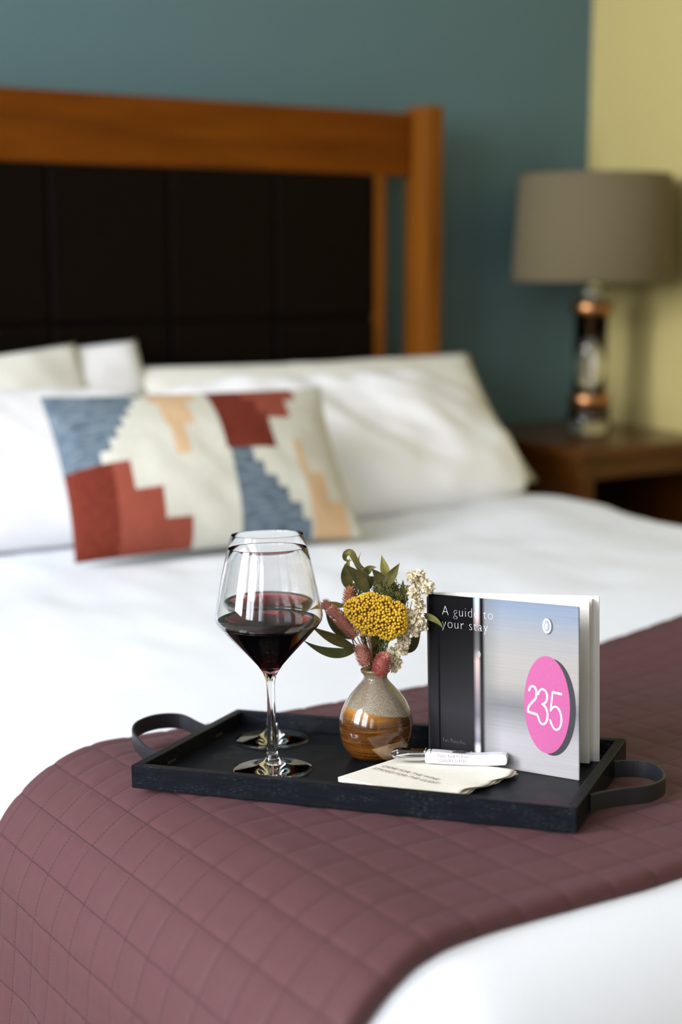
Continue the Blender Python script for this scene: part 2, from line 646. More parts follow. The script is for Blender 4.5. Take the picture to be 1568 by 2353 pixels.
def build_runner():
    Ya, Yb = 0.806, 1.515
    st = 0.0032
    Xa, Xb = 0.055, 2.60
    nx, ny = int((Xb - Xa) / st), int((Yb - Ya) / st)
    G = 0.048
    q = math.pi / 2 * ER
    vs, uv = [], []
    for j in range(ny + 1):
        Y = Ya + (Yb - Ya) * j / ny
        for i in range(nx + 1):
            X = Xa + (Xb - Xa) * i / nx
            skew = -0.016 + 0.060 * (X - 0.7)                     # lies very slightly askew
            Yw = Y + min(max(skew, -0.010), 0.05) - 0.045 * smooth01((0.66 - X) / 0.35) * (Yb - Y) / (Yb - Ya) + 0.004 * nz(X * 2.5, 0.3, 5.0)
            # profile across the bed
            if X < XE:
                s = XE - X
                side = -1
                xe = XE
            elif X > XE2:
                s = X - XE2
                side = 1
                xe = XE2
            else:
                s = 0
                side = 0
                xe = X
            zt = bed_top(xe, max(Yw, 0.80))
            if s <= 0:
                p = Vector((X, Yw, zt)); nrm = Vector((0, 0, 1)); hang = 0
            elif s < q:
                th = s / ER
                p = Vector((xe + side * (ER + 0.006 * th / 1.5708) * math.sin(th), Yw, zt - ER * (1 - math.cos(th))))
                nrm = Vector((side * math.sin(th), 0, math.cos(th))); hang = 0.15 * th
            else:
                d = s - q
                p = Vector((xe + side * (ER + 0.006 + 0.12 * d), Yw, zt - ER - d))
                nrm = Vector((side, 0, 0.1)); hang = 0.2 + d
            # quilting
            fx = abs((X / G + 0.5) % 1.0 - 0.5) * G
            fy = abs((Y / G + 0.5) % 1.0 - 0.5) * G
            puff = -0.0011 * max(math.exp(-(fx / 0.0042) ** 2), math.exp(-(fy / 0.0042) ** 2)) - 0.0004 * (1 - math.sin(math.pi * fx / G) * math.sin(math.pi * fy / G))
            on_tray = smooth01((p.x - 0.50) / 0.05) * smooth01((1.06 - p.x) / 0.05) if hang == 0 else 0
            wr = 0.0012 * nz(X * 26, Y * 60, 1.0) * (0.35 + min(hang, 0.3) * 2.2) + 0.0035 * nz(X * 7, Y * 15, 7.0) * min(hang * 3, 1)
            wr += 0.008 * math.sin(Y * 21 + 2.0) * max(hang - 0.2, 0) * 2
            off = puff + wr
            # rolled hems
            e = Yb - Y
            if e < 0.012:
                off -= 0.006 * (1 - e / 0.012) ** 2
            p += nrm * off
            rr = 0.0115
            le = Y - Ya
            if le < math.pi * rr:
                ph = (math.pi * rr - le) / rr
                p += Vector((0, (math.pi * rr - le) - rr * math.sin(ph), 0)) - nrm * rr * (1 - math.cos(ph))
            vs.append(p)
            uv.append((X, Y))
    fs = []
    w = nx + 1
    for j in range(ny):
        for i in range(nx):
            a = j * w + i
            fs.append((a, a + 1, a + w + 1, a + w))
    o = mesh('bed_runner', vs, fs, M['runner'])
    me = o.data
    ul = me.uv_layers.new(name='cloth')
    idx = np.zeros(len(me.loops), dtype=np.int32)
    me.loops.foreach_get('vertex_index', idx)
    ul.data.foreach_set('uv', np.array(uv, dtype=np.float32)[idx].ravel())
    md = o.modifiers.new('thick', 'SOLIDIFY')
    md.thickness = 0.006
    md.offset = -1
    return o



run = build_runner()
tag(run, 'plum-brown quilted bed runner draped across the foot of the bed', 'bed runner')

# --- bed frame with headboard
HB = 2.95
bed = empty('bed', loc=(1.335, 1.9, 0))
tag(bed, 'wooden bed with honey-coloured headboard framing dark leather panels', 'bed')


def bedpart(name, lo, hi, mat, bevel=0.004):
    L = Vector((1.335, 1.9, 0))
    return box(name, Vector(lo) - L, Vector(hi) - L, mat, bed, bevel)


bedpart('top_rail', (0.66, HB, 1.384), (2.014, HB + 0.030, 1.534), M['wood'], 0.006)
for (a, b) in ((2.012, 2.062), (0.60, 0.652)):
    bedpart('post', (a, HB - 0.062, 0.0), (b, HB + 0.035, 1.548), M['wood_v'], 0.006)
for (a, b) in ((1.905, 1.938), (0.77, 0.80)):
    bedpart('stile', (a, HB, 0.30), (b, HB + 0.035, 1.386), M['wood_v'], 0.005)
bedpart('bottom_rail', (0.652, HB, 0.22), (2.012, HB + 0.035, 0.34), M['wood'], 0.005)
cols = [0.80, 1.077, 1.358, 1.626, 1.899]
zr = [0.34, 0.70, 1.045, 1.386]
for i in range(4):
    for j in range(3):
        bedpart('leather_panel', (cols[i] + 0.0012, HB - 0.004, zr[j] + 0.0012), (cols[i + 1] - 0.0012, HB + 0.03, zr[j + 1] - 0.0012), M['leather'], 0.009)
bedpart('panel_backing', (0.80, HB + 0.022, 0.34), (1.899, HB + 0.034, 1.386), M['stitch_dark'], 0)
bedpart('side_rail', (0.56, 0.80, 0.16), (0.60, HB - 0.07, 0.30), M['wood'], 0.004)
bedpart('side_rail', (2.02, 0.80, 0.16), (2.06, HB - 0.07, 0.30), M['wood'], 0.004)
bedpart('foot_rail', (0.60, 0.80, 0.16), (2.02, 0.84, 0.30), M['wood'], 0.004)
for (a, b) in ((0.56, 0.80), (2.0, 0.80)):
    bedpart('leg', (a, b, 0.0), (a + 0.06, b + 0.06, 0.16), M['wood_v'], 0.004)
bedpart('mattress', (0.58, 0.83, 0.26), (2.03, 2.88, 0.50), M['pillow_white'], 0.05)


# ================================================================== pillows
def pillow_surface(w, h, t, nu, nv, pinch=0.05, wr=0.006, seed=0.0, power=0.55, corner=0.0):
    """front + back sheets of a stuffed pillow in its own frame: x width, z height, -y front"""
    def P(a, b, s):
        u, v = a * 2 - 1, b * 2 - 1
        x = w / 2 * u * (1 - pinch * (1 - v * v))
        z = h / 2 * v * (1 - pinch * 1.1 * (1 - u * u))
        cr = 1 - corner * (u * u * v * v) ** 1.5
        x *= cr
        z *= cr
        d = (max(1 - abs(u) ** 2.6, 0) ** power) * (max(1 - abs(v) ** 2.6, 0) ** power)
        y = s * t / 2 * d
        k = min(d * 3, 1)
        y += k * wr * (nz(u * 2.1 + seed, v * 2.4, s + seed) + 0.6 * nz(u * 6 + v * 2 + seed, v * 3.0 - u, 2 * s + seed))
        return Vector((x, y, z + h / 2))
    vs, fs, cell = [], [], []
    for s in (-1, 1):
        b0 = len(vs)
        for j in range(nv + 1):
            for i in range(nu + 1):
                vs.append(P(i / nu, j / nv, s))
        for j in range(nv):
            for i in range(nu):
                a = b0 + j * (nu + 1) + i
                q = (a, a + 1, a + nu + 2, a + nu + 1)
                fs.append(q if s < 0 else q[::-1])
                cell.append((s, (i + 0.5) / nu, (j + 0.5) / nv))
    return vs, fs, cell


def weld(o, d=0.0004):
    bm = bmesh.new()
    bm.from_mesh(o.data)
    bmesh.ops.remove_doubles(bm, verts=bm.verts, dist=d)
    bm.to_mesh(o.data)
    bm.free()


def pillow(name, w, h, t, loc, rz, lean, mat, label, group, seed, pinch=0.05, wr=0.008, roll=0.0, corner=0.0):
    vs, fs, _ = pillow_surface(w, h, t, 44, 30, pinch, wr, seed, corner=corner)
    R = Matrix.Rotation(rz, 3, 'Z') @ Matrix.Rotation(-lean, 3, 'X') @ Matrix.Rotation(roll, 3, 'Y')
    o = mesh(name, [R @ v for v in vs], fs, mat)
    weld(o)
    o.location = loc
    tag(o, label, 'pillow', group)
    return o


G_P = 'white bed pillows against the headboard'
rad = math.radians
pillow('pillow', 0.94, 0.41, 0.09, (1.675, 2.60, 0.664), rad(0), rad(45), M['pillow_ivory'],
       'ivory-edged pillow mostly hidden behind the large right-hand pillow', G_P, 3.1)
pillow('pillow', 0.90, 0.42, 0.17, (1.570, 2.420, 0.666), rad(0), rad(54), M['pillow_white'],
       'large plump white pillow on the right, leaning on the headboard', G_P, 1.7, 0.0, 0.020, corner=0.11)
pillow('pillow', 0.80, 0.41, 0.09, (0.89, 2.645, 0.666), rad(2), rad(37), M['pillow_white'],
       'rearmost white pillow on the left, only its top corner showing', G_P, 5.3, roll=rad(-3))
pillow('pillow', 0.78, 0.415, 0.09, (0.77, 2.565, 0.666), rad(4), rad(40), M['pillow_ivory'],
       'middle ivory pillow of the left-hand stack', G_P, 8.8, roll=rad(-5))
pillow('pillow', 0.80, 0.40, 0.16, (0.80, 2.43, 0.668), rad(0), rad(51), M['pillow_white'],
       'front white pillow on the left behind the patterned cushion', G_P, 6.2, 0.03, 0.010)


# --- patterned lumbar cushion
def kilim(u, v):
    """0 cream 1 blue 2 rust 3 tufted rust 4 tan ; u left-right, v bottom-top"""
    if u < 0.54:
        for v0, u1 in ((0.93, .31), (0.86, .275), (0.79, .245), (0.72, .215), (0.65, .18), (0.58, .15), (0.50, .115)):
            if v >= v0:
                if u < u1:
                    return 1
                break
        if v < 0.50:
            if u < 0.145:
                return 3
            if u < (0.205 if v > 0.33 else 0.295 if v > 0.15 else 0.385):
                return 2
        if v > 0.87 and .325 < u < .49:
            return 4
        if v > 0.70 and .345 < u < .45:
            return 4
        if v > 0.50 and .355 < u < .41:
            return 4
        return 0
    if v > 0.51:
        edge = .665 if v > 0.87 else .70 if v > 0.76 else .735
        if u < edge:
            return 3
        if v > 0.88 and u < .875:
            return 2
        if v > 0.74 and u < .82:
            return 2
        return 0 if not (v < 0.58 and .80 < u < .83) else 4
    for v0, u1 in ((0.42, .63), (0.34, .665), (0.26, .70), (0.18, .735), (0.09, .77), (0.0, .80)):
        if v >= v0:
            if .545 < u < u1:
                return 1
            break
    if v > 0.36 and .80 < u < .835:
        return 4
    if 0.20 < v <= 0.36 and .805 < u < .895:
        return 4
    if v <= 0.20 and .81 < u < .955:
        return 4
    return 0


vs, fs, cell = pillow_surface(0.562, 0.332, 0.135, 100, 56, 0.045, 0.004, 2.2, 0.62)
RL = Matrix.Rotation(rad(-4), 3, 'Z') @ Matrix.Rotation(-rad(36), 3, 'X') @ Matrix.Rotation(rad(0.6), 3, 'Y')
cush = mesh('throw_pillow', vs, fs, [M['k_cream'], M['k_blue'], M['k_rust'], M['k_rust2'], M['k_tan']])
mi = [kilim(u, v) if s < 0 else 0 for (s, u, v) in cell]
cush.data.polygons.foreach_set('material_index', mi)
weld(cush, 0.0003)
cush.matrix_world = Matrix.Translation((1.135, 2.245, 0.668)) @ RL.to_4x4()
tag(cush, 'woven lumbar cushion with stepped blue, rust, tan and cream pattern', 'cushion')

# ================================================================== nightstand and lamp
NX0, NX1, NY0, NY1, NZ = 2.20, 2.655, 2.515, 3.04, 0.745
ns = empty('nightstand', loc=((NX0 + NX1) / 2, (NY0 + NY1) / 2, 0), rz=rad(0))
NL = Vector(((NX0 + NX1) / 2, (NY0 + NY1) / 2, 0))


def nspart(name, lo, hi, mat, bevel=0.003):
    return box(name, Vector(lo) - NL, Vector(hi) - NL, mat, ns, bevel)


nspart('top', (NX0 - 0.004, NY0 - 0.006, NZ - 0.030), (NX1, NY1, NZ), M['nswood'], 0.004)
nspart('side_panel', (NX0 + 0.004, NY0 + 0.045, 0.08), (NX0 + 0.022, NY1 - 0.01, NZ - 0.031), M['nswood'])
nspart('side_panel', (NX1 - 0.024, NY0 + 0.045, 0.08), (NX1 - 0.006, NY1 - 0.01, NZ - 0.031), M['nswood'])
for a in (NX0, NX1 - 0.05):
    nspart('leg', (a, NY0, 0), (a + 0.045, NY0 + 0.045, NZ - 0.031), M['nswood'])
nspart('apron', (NX0 + 0.046, NY0 + 0.004, NZ - 0.075), (NX1 - 0.051, NY0 + 0.026, NZ - 0.031), M['nswood'])
nspart('back_panel', (NX0 + 0.023, NY1 - 0.03, 0.08), (NX1 - 0.025, NY1 - 0.012, NZ - 0.031), M['nswood'])
nspart('shelf', (NX0 + 0.023, NY0 + 0.03, 0.30), (NX1 - 0.025, NY1 - 0.031, 0.325), M['nswood'])
nspart('drawer_front', (NX0 + 0.047, NY0 + 0.006, 0.12), (NX1 - 0.052, NY0 + 0.026, 0.30), M['nswood'])
tag(ns, 'dark cherry wood nightstand with open cubby beside the bed', 'nightstand')

g = NT('taupe_linen_shade')
v = g.coord('Object', (1, 1, 1))
f = g.noise(v, 400, 3, 0.6)
g.base(g.ramp(f, [(0.3, (0.110, 0.087, 0.043, 1)), (0.7, (0.135, 0.108, 0.056, 1))]))
g.set(Roughness=0.9)
g.bump(f, 0.2, 0.0006)
M['shade'] = g.m
M['copper'] = simple('brushed_copper', (0.42, 0.20, 0.085, 1), 0.32, 1.0)
M['brass'] = simple('pale_brass', (0.65, 0.56, 0.34, 1), 0.3, 1.0)
M['rod'] = simple('satin_steel', (0.50, 0.54, 0.58, 1), 0.35, 1.0)

lamp = empty('table_lamp', loc=(2.452, 2.78, NZ + 0.0005))
zb = NZ
lathe('glass_foot', [(0.0525, 0.0), (0.054, 0.0), (0.054, 0.066), (0.0525, 0.066), (0.0525, 0.0)], M['glass'], lamp, 48, cap=False)
lathe('copper_ring', [(0.001, 0.067), (0.050, 0.067), (0.053, 0.070), (0.053, 0.096), (0.050, 0.099), (0.001, 0.099)], M['copper'], lamp, 48)
lathe('glass_column', [(0.0405, 0.0995), (0.042, 0.0995), (0.042, 0.302), (0.0405, 0.302), (0.0405, 0.0995)], M['glass'], lamp, 48, cap=False)
lathe('rod', [(0.0045, 0.0995), (0.0045, 0.302)], M['rod'], lamp, 16)
lathe('copper_ring', [(0.001, 0.303), (0.050, 0.303), (0.053, 0.306), (0.053, 0.330), (0.050, 0.333), (0.001, 0.333)], M['copper'], lamp, 48)
lathe('glass_neck', [(0.026, 0.334), (0.030, 0.334), (0.034, 0.345), (0.034, 0.365), (0.022, 0.386), (0.018, 0.386), (0.030, 0.364), (0.030, 0.346), (0.026, 0.334)], M['glass'], lamp, 40, cap=False)
lathe('socket', [(0.001, 0.3865), (0.016, 0.3865), (0.016, 0.44), (0.001, 0.44)], M['brass'], lamp, 24)
zs0, zs1 = 1.130 - zb, 1.392 - zb
shade = lathe('lamp_shade', [(0.203, zs0), (0.205, zs0 + 0.003), (0.189, zs1 - 0.003), (0.187, zs1), (0.185, zs1 - 0.004), (0.201, zs0 + 0.002), (0.203, zs0)],
              M['shade'], lamp, 72, cap=False)
a = Acc()
for k in range(3):
    an = 2 * math.pi * k / 3 + 0.4
    a.add(*tube_data([(0.006 * math.cos(an), 0.006 * math.sin(an), zs1 - 0.03), (0.1 * math.cos(an), 0.1 * math.sin(an), zs1 - 0.03), (0.1855 * math.cos(an), 0.1855 * math.sin(an), zs1 - 0.012)], 0.002, 6))
a.add(*tube_data([(0, 0, 0.44), (0, 0, zs1 - 0.02)], 0.004, 8))
a.build('shade_spider', M['brass'], lamp)
lathe('finial', [(0.001, zs1 - 0.02), (0.008, zs1 - 0.02), (0.005, zs1 - 0.006), (0.010, zs1 + 0.006), (0.007, zs1 + 0.016), (0.001, zs1 + 0.019)], M['brass'], lamp, 20)
tag(lamp, 'table lamp with taupe drum shade and clear glass column on copper rings', 'lamp')

# ================================================================== tray
TW, TD, THT, TT = 0.4613, 0.2520, 0.0239, 0.0105
tray = empty('serving_tray', MT)
box('base_board', (TT - 0.003, TT - 0.003, 0.002), (TW - TT + 0.003, TD - TT + 0.003, 0.008), M['oak_x'], tray)


def mitred(name, pts_out, pts_in, mat):
    (ox0, oy0), (ox1, oy1) = pts_out
    (ix0, iy0), (ix1, iy1) = pts_in
    vs = []
    for z in (0.0, THT):
        vs += [(ox0, oy0, z), (ox1, oy1, z), (ix1, iy1, z), (ix0, iy0, z)]
    fs = [(0, 3, 2, 1), (4, 5, 6, 7), (0, 1, 5, 4), (1, 2, 6, 5), (2, 3, 7, 6), (3, 0, 4, 7)]
    o = mesh(name, vs, fs, mat, tray, smooth=False)
    bm = bmesh.new(); bm.from_mesh(o.data)
    bmesh.ops.recalc_face_normals(bm, faces=bm.faces)
    bmesh.ops.bevel(bm, geom=list(bm.edges), offset=0.0007, segments=1, affect='EDGES')
    bm.to_mesh(o.data); bm.free()
    return o


mitred('side_board', ((0, 0), (TW, 0)), ((TT, TT), (TW - TT, TT)), M['oak_x'])
mitred('side_board', ((TW, 0), (TW, TD)), ((TW - TT, TT), (TW - TT, TD - TT)), M['oak_y'])
mitred('side_board', ((TW, TD), (0, TD)), ((TW - TT, TD - TT), (TT, TD - TT)), M['oak_x'])
mitred('side_board', ((0, TD), (0, 0)), ((TT, TD - TT), (TT, TT)), M['oak_y'])


def strap(pts, mat):
    """leather band standing on edge: pts (x, y, zmid, lean)"""
    P = spline([(p[0] / 1000, p[1] / 1000, p[2] / 1000) for p in pts], 44)
    vs, fs = [], []
    hw, th = 0.0088, 0.0013
    n = len(P)
    for i, p in enumerate(P):
        t = (P[min(i + 1, n - 1)] - P[max(i - 1, 0)]).normalized()
        s = Vector((t.y, -t.x, 0)).normalized()
        for (a, b) in ((-th, -hw), (-th, hw), (th, hw), (th, -hw)):
            vs.append(p + s * a + Vector((0, 0, b)))
    for i in range(n - 1):
        for k in range(4):
            k2 = (k + 1) % 4
            fs.append((i * 4 + k, i * 4 + k2, i * 4 + 4 + k2, i * 4 + 4 + k))
    fs += [(3, 2, 1, 0), tuple((n - 1) * 4 + k for k in range(4))]
    o = mesh('handle', vs, fs, mat, tray, smooth=False)
    md = o.modifiers.new('b', 'BEVEL'); md.width = 0.0006; md.segments = 1; md.limit_method = 'ANGLE'; md.angle_limit = 1.0
    return o


strap([(-1, 66, 11), (-22, 76, 12), (-46, 97, 15), (-66, 120, 18), (-74, 146, 21), (-66, 176, 22), (-46, 196, 19), (-20, 190, 13), (-1, 180, 11)], M['strap'])
strap([(462, 58, 11), (472, 72, 11), (488, 92, 10), (508, 112, 9), (518, 140, 9), (512, 166, 10), (496, 186, 11), (476, 186, 11), (462, 178, 11)], M['strap'])
# strap slots on the inside of the end boards
for x in (TT + 0.0002, TW - TT - 0.0012):
    for y in (0.066, 0.180):
        box('strap_slot', (x, y - 0.009, 0.010), (x + 0.001, y + 0.009, 0.0125), simple('slot_dark', (0.03, 0.028, 0.02, 1), 0.6), tray)
tag(tray, 'rectangular black wooden serving tray with leather strap handles', 'tray')

# ================================================================== wine glasses
OUT = [(41.0, 0.0), (41.9, 0.6), (41.8, 1.4), (41.0, 1.9), (37, 2.2), (30, 2.8), (22, 3.8), (15, 5.6), (10, 8.4), (7.2, 12.5), (5.8, 18), (5.2, 26), (4.6, 40), (4.2, 58), (4.1, 75),
       (4.3, 88), (5.0, 95), (7.4, 102.5), (13.5, 111.5), (22, 121), (32, 131.5), (42, 142), (49.5, 150.2), (53.4, 155), (55.3, 159), (55.9, 163), (55.4, 168.5),
       (53.6, 179), (51.0, 192), (48.0, 205.5), (44.4, 220), (40.7, 234.0)]
INN = [(40.4, 234.6), (40.1, 234.0), (43.8, 220), (47.4, 205.5), (50.4, 192), (53.0, 179), (54.7, 168.5), (55.2, 163), (54.6, 159.3), (52.7, 155.5), (48.9, 150.8), (41.4, 142.6),
       (31.4, 132.2), (21.4, 121.8), (12.6, 113.0), (7.6, 107.5), (3.6, 104.6), (0.3, 103.6)]
SEGL = 96


def inner_r(h):
    pr = sorted([(z, r) for r, z in INN[1:]])
    for (z0, r0), (z1, r1) in zip(pr, pr[1:]):
        if z0 <= h <= z1:
            return r0 + (r1 - r0) * (h - z0) / (z1 - z0)
    return pr[-1][1] if h > pr[-1][0] else pr[0][1]


UP_L = (MT.to_3x3().transposed() @ Vector((0, 0, 1)))      # world up in the tray frame


def wine_glass(x, y, level, label):
    e = empty('wine_glass', tray_m(x, y, 8.05))
    prof = [(0.0003, 0.0006)] + [(r / 1000, z / 1000) for r, z in OUT] + [(r / 1000, z / 1000) for r, z in INN]
    prof[0] = (0.0003, 0.0004)
    lathe('goblet', prof, M['glass'], e, SEGL)
    # wine filling the bowl, its surface truly level
    def surf(xx, yy):
        return level - (UP_L.x * xx + UP_L.y * yy) / UP_L.z
    vs, fs = [], []
    hs = [103.55, 104.6, 107.5, 113.0, 122.2, 132.6, 143.0, 148.0]
    rings = []
    for h in hs:
        rings.append([(max(inner_r(h) + 0.06, 0.3) * math.cos(2 * math.pi * k / SEGL), max(inner_r(h) + 0.06, 0.3) * math.sin(2 * math.pi * k / SEGL), h) for k in range(SEGL)])
    for frac in (0.5, 1.0):
        rg = []
        for k in range(SEGL):
            a = 2 * math.pi * k / SEGL
            h = level
            for _ in range(6):
                r = inner_r(h) + 0.06
                h = surf(r * math.cos(a), r * math.sin(a))
            hh = 148.0 + (h - 148.0) * frac
            r = inner_r(hh) + 0.06
            rg.append((r * math.cos(a), r * math.sin(a), hh))
        rings.append(rg)
    last = rings[-1]
    for sc_, dz in ((0.975, -1.0), (0.94, -1.35), (0.6, -1.4), (0.2, -1.4)):
        rings.append([(p[0] * sc_, p[1] * sc_, surf(p[0] * sc_, p[1] * sc_) + dz) for p in last])
    for r_ in rings:
        vs += [Vector(p) / 1000 for p in r_]
    for i in range(len(rings) - 1):
        for k in range(SEGL):
            k2 = (k + 1) % SEGL
            fs.append((i * SEGL + k, i * SEGL + k2, (i + 1) * SEGL + k2, (i + 1) * SEGL + k))
    fs.append(tuple(range(SEGL - 1, -1, -1)))
    fs.append(tuple((len(rings) - 1) * SEGL + k for k in range(SEGL)))
    w = mesh('wine', vs, fs, M['wine'], e)
    w['label'] = 'dark red wine'
    tag(e, label, 'wine glass', 'wine glasses on the tray')
    return e


wine_glass(122.7, 80.7, 157.5, 'front stemmed glass of red wine, nearer the tray edge')
wine_glass(73.2, 190.0, 157.0, 'rear stemmed glass of red wine seen behind the front one')

# ================================================================== vase
VX, VY = 210.0, 160.0
# turn the vase frame so that its x axis follows the photograph's horizontal
ang = math.radians(21.25)
MV = tray_m(VX, VY, 8.05, ang)
g = NT('two_tone_glaze')
tc = g.n('ShaderNodeTexCoord')
sp = g.n('ShaderNodeSeparateXYZ')
g.l(tc.outputs['Object'], sp.inputs[0])
X_, Y_, Z_ = sp.outputs
no = g.noise(g.coord('Object'), 40, 3, 0.5)
fine = g.noise(g.coord('Object'), 1500, 2, 0.6)
mid = g.noise(g.coord('Object'), 700, 2, 0.6)
ringn = g.noise(g.coord('Object', (12, 12, 330)), 1.0, 4, 0.6)
beige = g.ramp(fine, [(0.36, (0.085, 0.062, 0.036, 1)), (0.50, (0.26, 0.215, 0.150, 1)), (0.66, (0.35, 0.300, 0.22, 1))])
brown = g.ramp(ringn, [(0.30, (0.026, 0.007, 0.001, 1)), (0.50, (0.078, 0.026, 0.003, 1)), (0.74, (0.19, 0.072, 0.007, 1))])
brown = g.mix(g.ramp(mid, [(0.66, (0, 0, 0, 1)), (0.74, (1, 1, 1, 1))]), brown, (0.30, 0.18, 0.06, 1))
# height of the glaze line falls towards the right
line = g.math('ADD', g.math('ADD', 0.0535, g.math('MULTIPLY', X_, -0.155)), g.math('MULTIPLY', g.math('SUBTRACT', no, 0.5), 0.006))
dz = g.math('SUBTRACT', line, Z_)                                  # >0 below the line
below = g.math('GREATER_THAN', dz, 0.0)
band = g.math('SUBTRACT', 1.0, g.math('DIVIDE', dz, 0.011), clamp=True)
lf = g.math('MULTIPLY', g.math('SUBTRACT', 0.022, X_), 30.0, clamp=True)
brown2 = g.mix(g.math('MULTIPLY', band, lf), brown, (0.40, 0.155, 0.012, 1))
# wedge of bare pale glaze at the lower right


def half(ax, az, c, soft=900.0):
    s = g.math('ADD', g.math('ADD', g.math('MULTIPLY', X_, ax), g.math('MULTIPLY', Z_, az)), c)
    return g.math('MULTIPLY', g.math('ADD', s, g.math('MULTIPLY', g.math('SUBTRACT', no, 0.5), 0.006)), soft, clamp=True)


wedge = g.math('MULTIPLY', half(0.18, -0.984, 0.0199), half(0.674, 0.739, -0.0081))
wedge = g.math('MULTIPLY', wedge, half(-0.914, -0.406, 0.0345))
frontside = g.math('LESS_THAN', Y_, 0.0)
wedge = g.math('MULTIPLY', wedge, frontside)
brown3 = g.mix(g.math('MULTIPLY', wedge, 0.85), brown2, g.mix(0.45, beige, (0.40, 0.20, 0.07, 1)))
colr = g.mix(below, beige, brown3)
rimf = g.math('GREATER_THAN', Z_, 0.0925)
colr = g.mix(g.math('MULTIPLY', rimf, 0.8), colr, (0.22, 0.125, 0.035, 1))
g.base(colr)
g.set(Roughness=0.13)
g.p.inputs['Coat Weight'].default_value = 0.5
g.p.inputs['Coat Roughness'].default_value = 0.04
g.bump(ringn, 0.08, 0.001)
M['vase'] = g.m
VP = [(0.3, 0), (21, 0), (25, 0.6), (31, 5), (36, 14), (39.3, 25), (40.2, 34), (39.4, 43), (36.8, 52), (32.6, 61), (27, 69.2), (20.6, 76.5), (15.6, 82), (13.0, 86), (12.5, 88.6),
      (13.6, 91.4), (15.8, 93.4), (16.3, 95.0), (15.6, 96.6), (14.0, 97.0), (12.3, 96.0), (10.8, 93), (10.2, 88), (12.6, 83), (18, 76), (24.5, 69), (33.5, 55), (36, 40), (33, 18), (22, 6), (0.3, 5)]
vase = empty('bud_vase', MV)
lathe('vase_body', [(r / 1000, z / 1000) for r, z in VP], M['vase'], vase, 72)
tag(vase, 'small round ceramic bud vase glazed beige above amber brown', 'vase')

# ================================================================== flowers (built in the vase's frame; sizes in metres)
S_ = 0.4745 / 1000
EL = 0.17


def F(px, py, yd=0.0):
    """point of the bouquet from where it shows around the vase axis, yd = metres behind the axis"""
    k = 1 + yd / 1.55
    return Vector(((px - 873) * S_ * k, yd, ((1742 - py) * S_ * k - yd * EL) / math.cos(EL) + 0.0))


def Zq(zx, zy, yd=0.0):
    return F(720 + zx * 0.20408, 1270 + zy * 0.20408, yd)


def leafmat(name, c1, c2):
    g = NT(name)
    v = g.coord('Object')
    f = g.noise(v, 55, 4, 0.6)
    g.base(g.ramp(f, [(0.32, c1), (0.66, c2)]))
    g.set(Roughness=0.6)
    g.p.inputs['Specular IOR Level'].default_value = 0.2
    g.bump(g.noise(v, 700, 2, 0.5), 0.25, 0.0003)
    return g.m


M['leaf_olive'] = leafmat('olive_eucalyptus', (0.075, 0.072, 0.016, 1), (0.165, 0.148, 0.042, 1))
M['leaf_dark'] = leafmat('dark_eucalyptus', (0.050, 0.047, 0.014, 1), (0.110, 0.094, 0.034, 1))
M['leaf_green'] = leafmat('green_eucalyptus', (0.055, 0.075, 0.020, 1), (0.120, 0.130, 0.042, 1))
M['leaf_yellow'] = leafmat('yellowing_eucalyptus', (0.18, 0.17, 0.035, 1), (0.28, 0.25, 0.065, 1))
M['stem_brown'] = speckled('dry_brown_stem', (0.17, 0.085, 0.040, 1), (0.30, 0.165, 0.085, 1), 300, 0.8)
M['stem_green'] = speckled('dry_green_stem', (0.055, 0.060, 0.014, 1), (0.12, 0.12, 0.03, 1), 300, 0.8)
M['yarrow'] = speckled('mustard_yarrow', (0.70, 0.41, 0.018, 1), (0.86, 0.57, 0.06, 1), 600, 0.85, 0.5, 0.0006)
M['yarrow_dry'] = speckled('dry_straw_floret', (0.50, 0.29, 0.08, 1), (0.62, 0.40, 0.15, 1), 500, 0.85)
M['pink'] = speckled('dusty_pink_bract', (0.56, 0.22, 0.175, 1), (0.76, 0.40, 0.31, 1), 350, 0.85)
M['pink_deep'] = speckled('rose_pink_bract', (0.55, 0.155, 0.140, 1), (0.74, 0.33, 0.26, 1), 350, 0.85)
M['pink_orange'] = speckled('peach_pink_bract', (0.56, 0.220, 0.115, 1), (0.74, 0.38, 0.22, 1), 350, 0.85)
M['cream_petal'] = speckled('cream_dried_petal', (0.86, 0.73, 0.48, 1), (0.93, 0.85, 0.66, 1), 160, 0.8, 0.5, 0.0008)
M['filler'] = simple('moss_green_filler', (0.17, 0.17, 0.040, 1), 0.8)


def leaf(parent, pts, wpx, mat, twist=0.0, fold=0.25, n=16):
    """lanceolate leaf along a curve; wpx = full width in zoom pixels"""
    W = wpx * 0.20408 * S_ * 0.5
    C = spline(pts, n) if len(pts) > 3 else bez3(*pts, n)
    vs, fs = [], []
    view = Vector((0, -1, 0.15)).normalized()
    m = 6
    for i, p in enumerate(C):
        t = i / (n - 1)
        tan = (C[min(i + 1, n - 1)] - C[max(i - 1, 0)]).normalized()
        side = tan.cross(view)
        if side.length < 1e-3:
            side = Vector((1, 0, 0))
        side.normalize()
        nn = side.cross(tan).normalized()
        a = twist * (t - 0.4)
        sd = side * math.cos(a) + nn * math.sin(a)
        nd = nn * math.cos(a) - side * math.sin(a)
        w = 0.95 * W * (math.sin(math.pi * min(t * 0.95 + 0.05, 1.0) ** 0.80)) ** 1.15 if t < 1 else 0.0
        w = max(w, 0.00012)
        for k in range(m + 1):
            s = k / m * 2 - 1
            vs.append(p + sd * (s * w) + nd * (abs(s) * fold * w + 0.06 * w * math.sin(7 * t + 3 * s)))
    for i in range(n - 1):
        for k in range(m):
            b = i * (m + 1) + k
            fs.append((b, b + 1, b + m + 2, b + m + 1))
    o = mesh('leaf', vs, fs, mat, parent)
    return o


